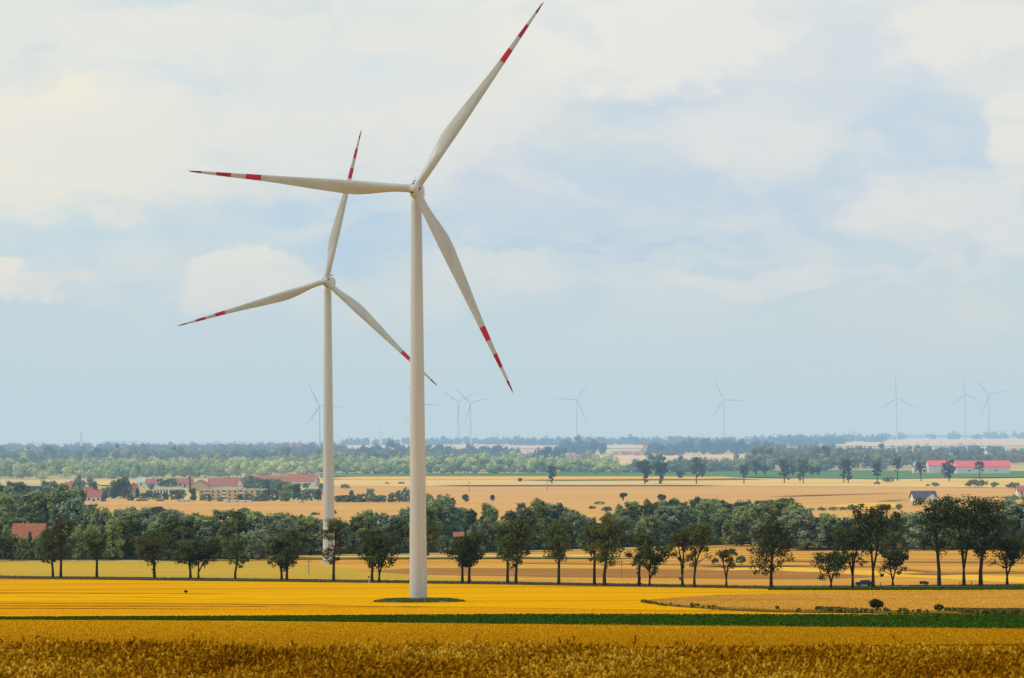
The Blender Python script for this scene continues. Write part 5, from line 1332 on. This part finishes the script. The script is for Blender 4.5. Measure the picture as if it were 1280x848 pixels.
for (px, by, wpx, hpx, lab) in [(327, 580, 13, 5, 'wide cream distant flats, left of three above the light wood'), (348, 578, 8, 6, 'cream distant flats, middle of three above the light wood'), (364, 579, 10, 6, 'cream distant flats, right of three above the light wood'), (314, 579, 6, 5, 'small beige distant block left of the wide cream flats'), (396, 574, 3, 5, 'narrow white distant block beside the rear turbine tower')]:
    p = gpt(px, by); s = ppm(p.y); Wm, Hm = wpx/s, hpx/s
    root = empty('apartment_block', (p.x, p.y, p.z + 4)); tag(root, lab, 'apartment block')
    b = MB(); b.box(-Wm/2, Wm/2, -6, 6, -4, Hm); b.build('wall', M['w_cream'], root)
    b = MB(); b.box(-Wm/2-.3, Wm/2+.3, -6.3, 6.3, Hm, Hm+.6); b.build('roof', M['concrete'], root)
    for f in range(2):
        b = MB(); b.box(-Wm*0.42, Wm*0.42, -6.1, -5.9, Hm*(0.25+0.4*f), Hm*(0.4+0.4*f)); b.build('window_band', M['glass'], root)
house(368, 568, 18, 12, 6, 9, 'w_cream', 'r_red', 'distant red hipped roof rising out of the hazy wood', nwin=3, chimney=False)
p = gpt(806, 569.5); s = ppm(p.y)
root = empty('church', (p.x, p.y, p.z)); tag(root, 'tiny cream church tower of the distant village', 'church')
b = MB(); b.box(-2.4, 2.4, -2.4, 2.4, 0, 13); b.build('tower', M['w_cream'], root)
b = MB(); b.lathe([(3.2, 13), (0.05, 19)], 4); b.build('spire', M['r_red'], root)
b = MB(); b.box(-12, -2.45, -4, 4, 0, 5); b.build('nave', M['w_cream'], root)

# masts, poles, signs, posts
def lattice(px, by, ty, D, wb, label):
    r_ = ray(px, by); x = r_[0]*D; g = float(tz(x, D)); zt = EYE + ray(px, ty)[2]*D; H = zt - g
    root = empty('lattice_mast', (x, D, g)); tag(root, label, 'mast')
    b = MB()
    for sx in (-1, 1):
        for sy in (-1, 1): b.tube([(sx*wb, sy*wb, 0), (sx*wb*0.15, sy*wb*0.15, H*0.8), (sx*0.2, sy*0.2, H)], [wb*0.12]*2 + [wb*0.08], 4)
    n = 9
    for k in range(n):
        z0, z1 = H*0.8*k/n, H*0.8*(k+1)/n; w0, w1 = wb*(1-0.85*k/n), wb*(1-0.85*(k+1)/n)
        b.tube([(-w0, -w0, z0), (w1, -w1, z1)], [wb*0.05]*2, 4); b.tube([(w0, -w0, z0), (-w1, -w1, z1)], [wb*0.05]*2, 4)
        b.tube([(-w0, w0, z0), (w1, w1, z1)], [wb*0.05]*2, 4); b.tube([(w0, w0, z0), (-w1, w1, z1)], [wb*0.05]*2, 4)
    b.build('lattice', M['grey'], root)
    b = MB()
    for z in (0.55, 0.7): b.box(-wb*1.0, wb*1.0, -wb*.1, wb*.1, H*z, H*z+wb*0.15)
    b.build('platform', M['grey'], root)
lattice(101.5, 556, 537.5, 8500, 4.0, 'tall hazy lattice mast on the horizon at the left')
lattice(475.5, 553, 536, 8500, 3.2, 'faint lattice mast between the two big turbine towers')
lattice(622, 551, 539, 8500, 3.2, 'faint lattice mast right of the largest tower')
def pole(px, by, ty, label, arm=True, rad=0.13, mat='grey', group='wooden and concrete utility poles'):
    p = gpt(px, by); s = ppm(p.y); H = (by-ty)/s
    root = empty('utility_pole', (p.x, p.y, p.z + 0.3)); tag(root, label, 'pole', group)
    b = MB(); b.tube([(0, 0, -0.3), (0, 0, H)], [rad*1.2, rad*0.8], 7); b.build('pole', M[mat], root)
    if arm:
        b = MB(); b.box(-0.8, 0.8, -0.07, 0.07, H-0.55, H-0.4); b.build('crossarm', M[mat], root)
        b = MB()
        for x in (-0.7, 0, 0.7): b.tube([(x, 0, H-0.4), (x, 0, H-0.15)], [0.06, 0.05], 6)
        b.build('insulator', M['w_white'], root)
pole(793.5, 668, 638, 'pale utility pole in the wood right of the single round tree', rad=0.2, mat='concrete')
pole(919, 668, 637.5, 'pale utility pole in the wood above the small bare tree', rad=0.2, mat='concrete')
pole(777, 724, 702, 'thin utility pole in the ochre field behind the tall pair', rad=0.11)
pole(386, 719, 701, 'thin utility pole in the field left of the rear turbine', rad=0.11)
pole(684, 614, 602, 'thin utility pole on the wide stubble right of the dark narrow tree', arm=False, rad=0.2)
pole(1158, 592, 569, 'thin tall pole at the left end of the coral roofed hall', arm=False, rad=0.25)
pole(586.5, 616, 603, 'thin utility pole on the stubble right of the largest tower', rad=0.2)
p = gpt(461.3, 731.6); s = ppm(p.y)
root = empty('marker_post', (p.x, p.y, p.z + 0.3)); tag(root, 'thin white marker post with dark head in the yellow crop, left of the largest tower', 'post')
b = MB(); b.tube([(0, 0, -0.3), (0, 0, 1.5)], [0.07, 0.07], 8); b.build('post', M['w_white'], root)
b = MB(); b.box(-0.17, 0.17, -0.05, 0.05, 1.4, 1.75); b.box(-0.24, 0.1, -0.06, 0.06, 1.62, 1.86); b.build('plate', M['dark'], root)
for i, (px, by, ty) in enumerate([(1100.5, 734.4, 729), (1199.8, 733.5, 728), (1214.5, 733.5, 728), (940, 734.8, 733), (1085, 733.6, 729.2)]):
    p = gpt(px, by); s = ppm(p.y); H = (by-ty)/s
    root = empty('fence_post', (p.x, p.y, p.z + 0.15))
    tag(root, ['dark wooden post just right of the tall tree over the car', 'dark wooden post left of the big forked tree', 'dark wooden post right of the big forked tree', 'tiny pale post by the road right of the small bare tree', 'dark wooden post behind the parked car'][i], 'post')
    b = MB(); b.tube([(0, 0, -0.3), (0.02, 0, H*0.9), (0.02, 0, H)], [0.09, 0.08, 0.03], 6); b.build('post', M['bark'] if i != 3 else M['w_white'], root)
# white van at the village
p = gpt(376.5, 629.6)
def car(p, body, label, rz=0, lift=0.21, sc_=1.0):
    root = empty('car', (p.x, p.y, p.z + lift), rz); root.scale = (sc_,)*3; tag(root, label, 'car')
    prof = [(-2.1, .35), (-2.15, .75), (-2.0, .95), (-1.2, 1.02), (-0.75, 1.42), (0.9, 1.47), (1.65, 1.05), (2.0, .95), (2.12, .6), (2.08, .32)]
    b = MB(); n = len(prof)
    for y, k in ((-0.82, 1), (-0.86, 1), (0.86, 1), (0.82, 1)): b.V += [(x, y if z < 1.0 else y*0.85, z) for x, z in prof]
    for j in range(3):
        for i in range(n): i2 = (i+1) % n; b.F.append((j*n+i, j*n+i2, (j+1)*n+i2, (j+1)*n+i))
    b.F += [tuple(range(n))[::-1], tuple(range(3*n, 4*n))]
    bd = b.build('body', M[body], root)
    for (x0, x1, x2, x3) in ((-1.0, -0.68, 0.02, 0.02), (0.12, 0.12, 0.85, 1.35)):
        for sy in (-1, 1):
            b = MB(); y = sy*0.80; b.V = [(x0, y*1.09, 1.0), (x3, y*1.09, 1.0), (x2, y*0.92, 1.38), (x1, y*0.92, 1.38)]; b.F = [(0, 1, 2, 3) if sy < 0 else (3, 2, 1, 0)]; b.build('side_window', M['glass'], root)
    for x in (-1.3, 1.3):
        for sy in (-1, 1):
            b = MB(); b.lathe([(0.01, -0.11), (0.32, -0.11), (0.34, 0), (0.32, 0.11), (0.01, 0.11)], 18, 'y'); w_ = b.build('wheel', M['dark'], root); w_.location = (x, sy*0.78, 0.33)
            b = MB(); b.lathe([(0.01, -0.02), (0.19, -0.02), (0.19, 0.02), (0.01, 0.02)], 14, 'y'); rm = b.build('rim', M['grey'], w_); rm.location = (0, sy*0.11, 0)
    for sy in (-0.6, 0.6):
        b = MB(); b.box(-2.17, -2.1, sy-0.15, sy+0.15, .68, .82); b.build('headlight', M['w_white'], root)
        b = MB(); b.box(2.03, 2.12, sy-0.15, sy+0.15, .72, .86); b.build('taillight', M['r_coral'], root)
    return root
car(gpt(1080.5, 734.0), 'car', 'dark estate car on the road between two forked trees at the right')
car(p, 'w_white', 'small white car at the edge of the village field left of the rear turbine', 0.3)

# render look
sc.view_settings.view_transform = 'Standard'; sc.view_settings.look = 'None'; sc.view_settings.exposure = 0
sc.cycles.max_bounces = 5; sc.cycles.diffuse_bounces = 3; sc.cycles.transparent_max_bounces = 6; sc.cycles.volume_bounces = 0; sc.cycles.volume_max_steps = 48; sc.cycles.volume_step_rate = 1.0
sc.cycles.use_denoising = True
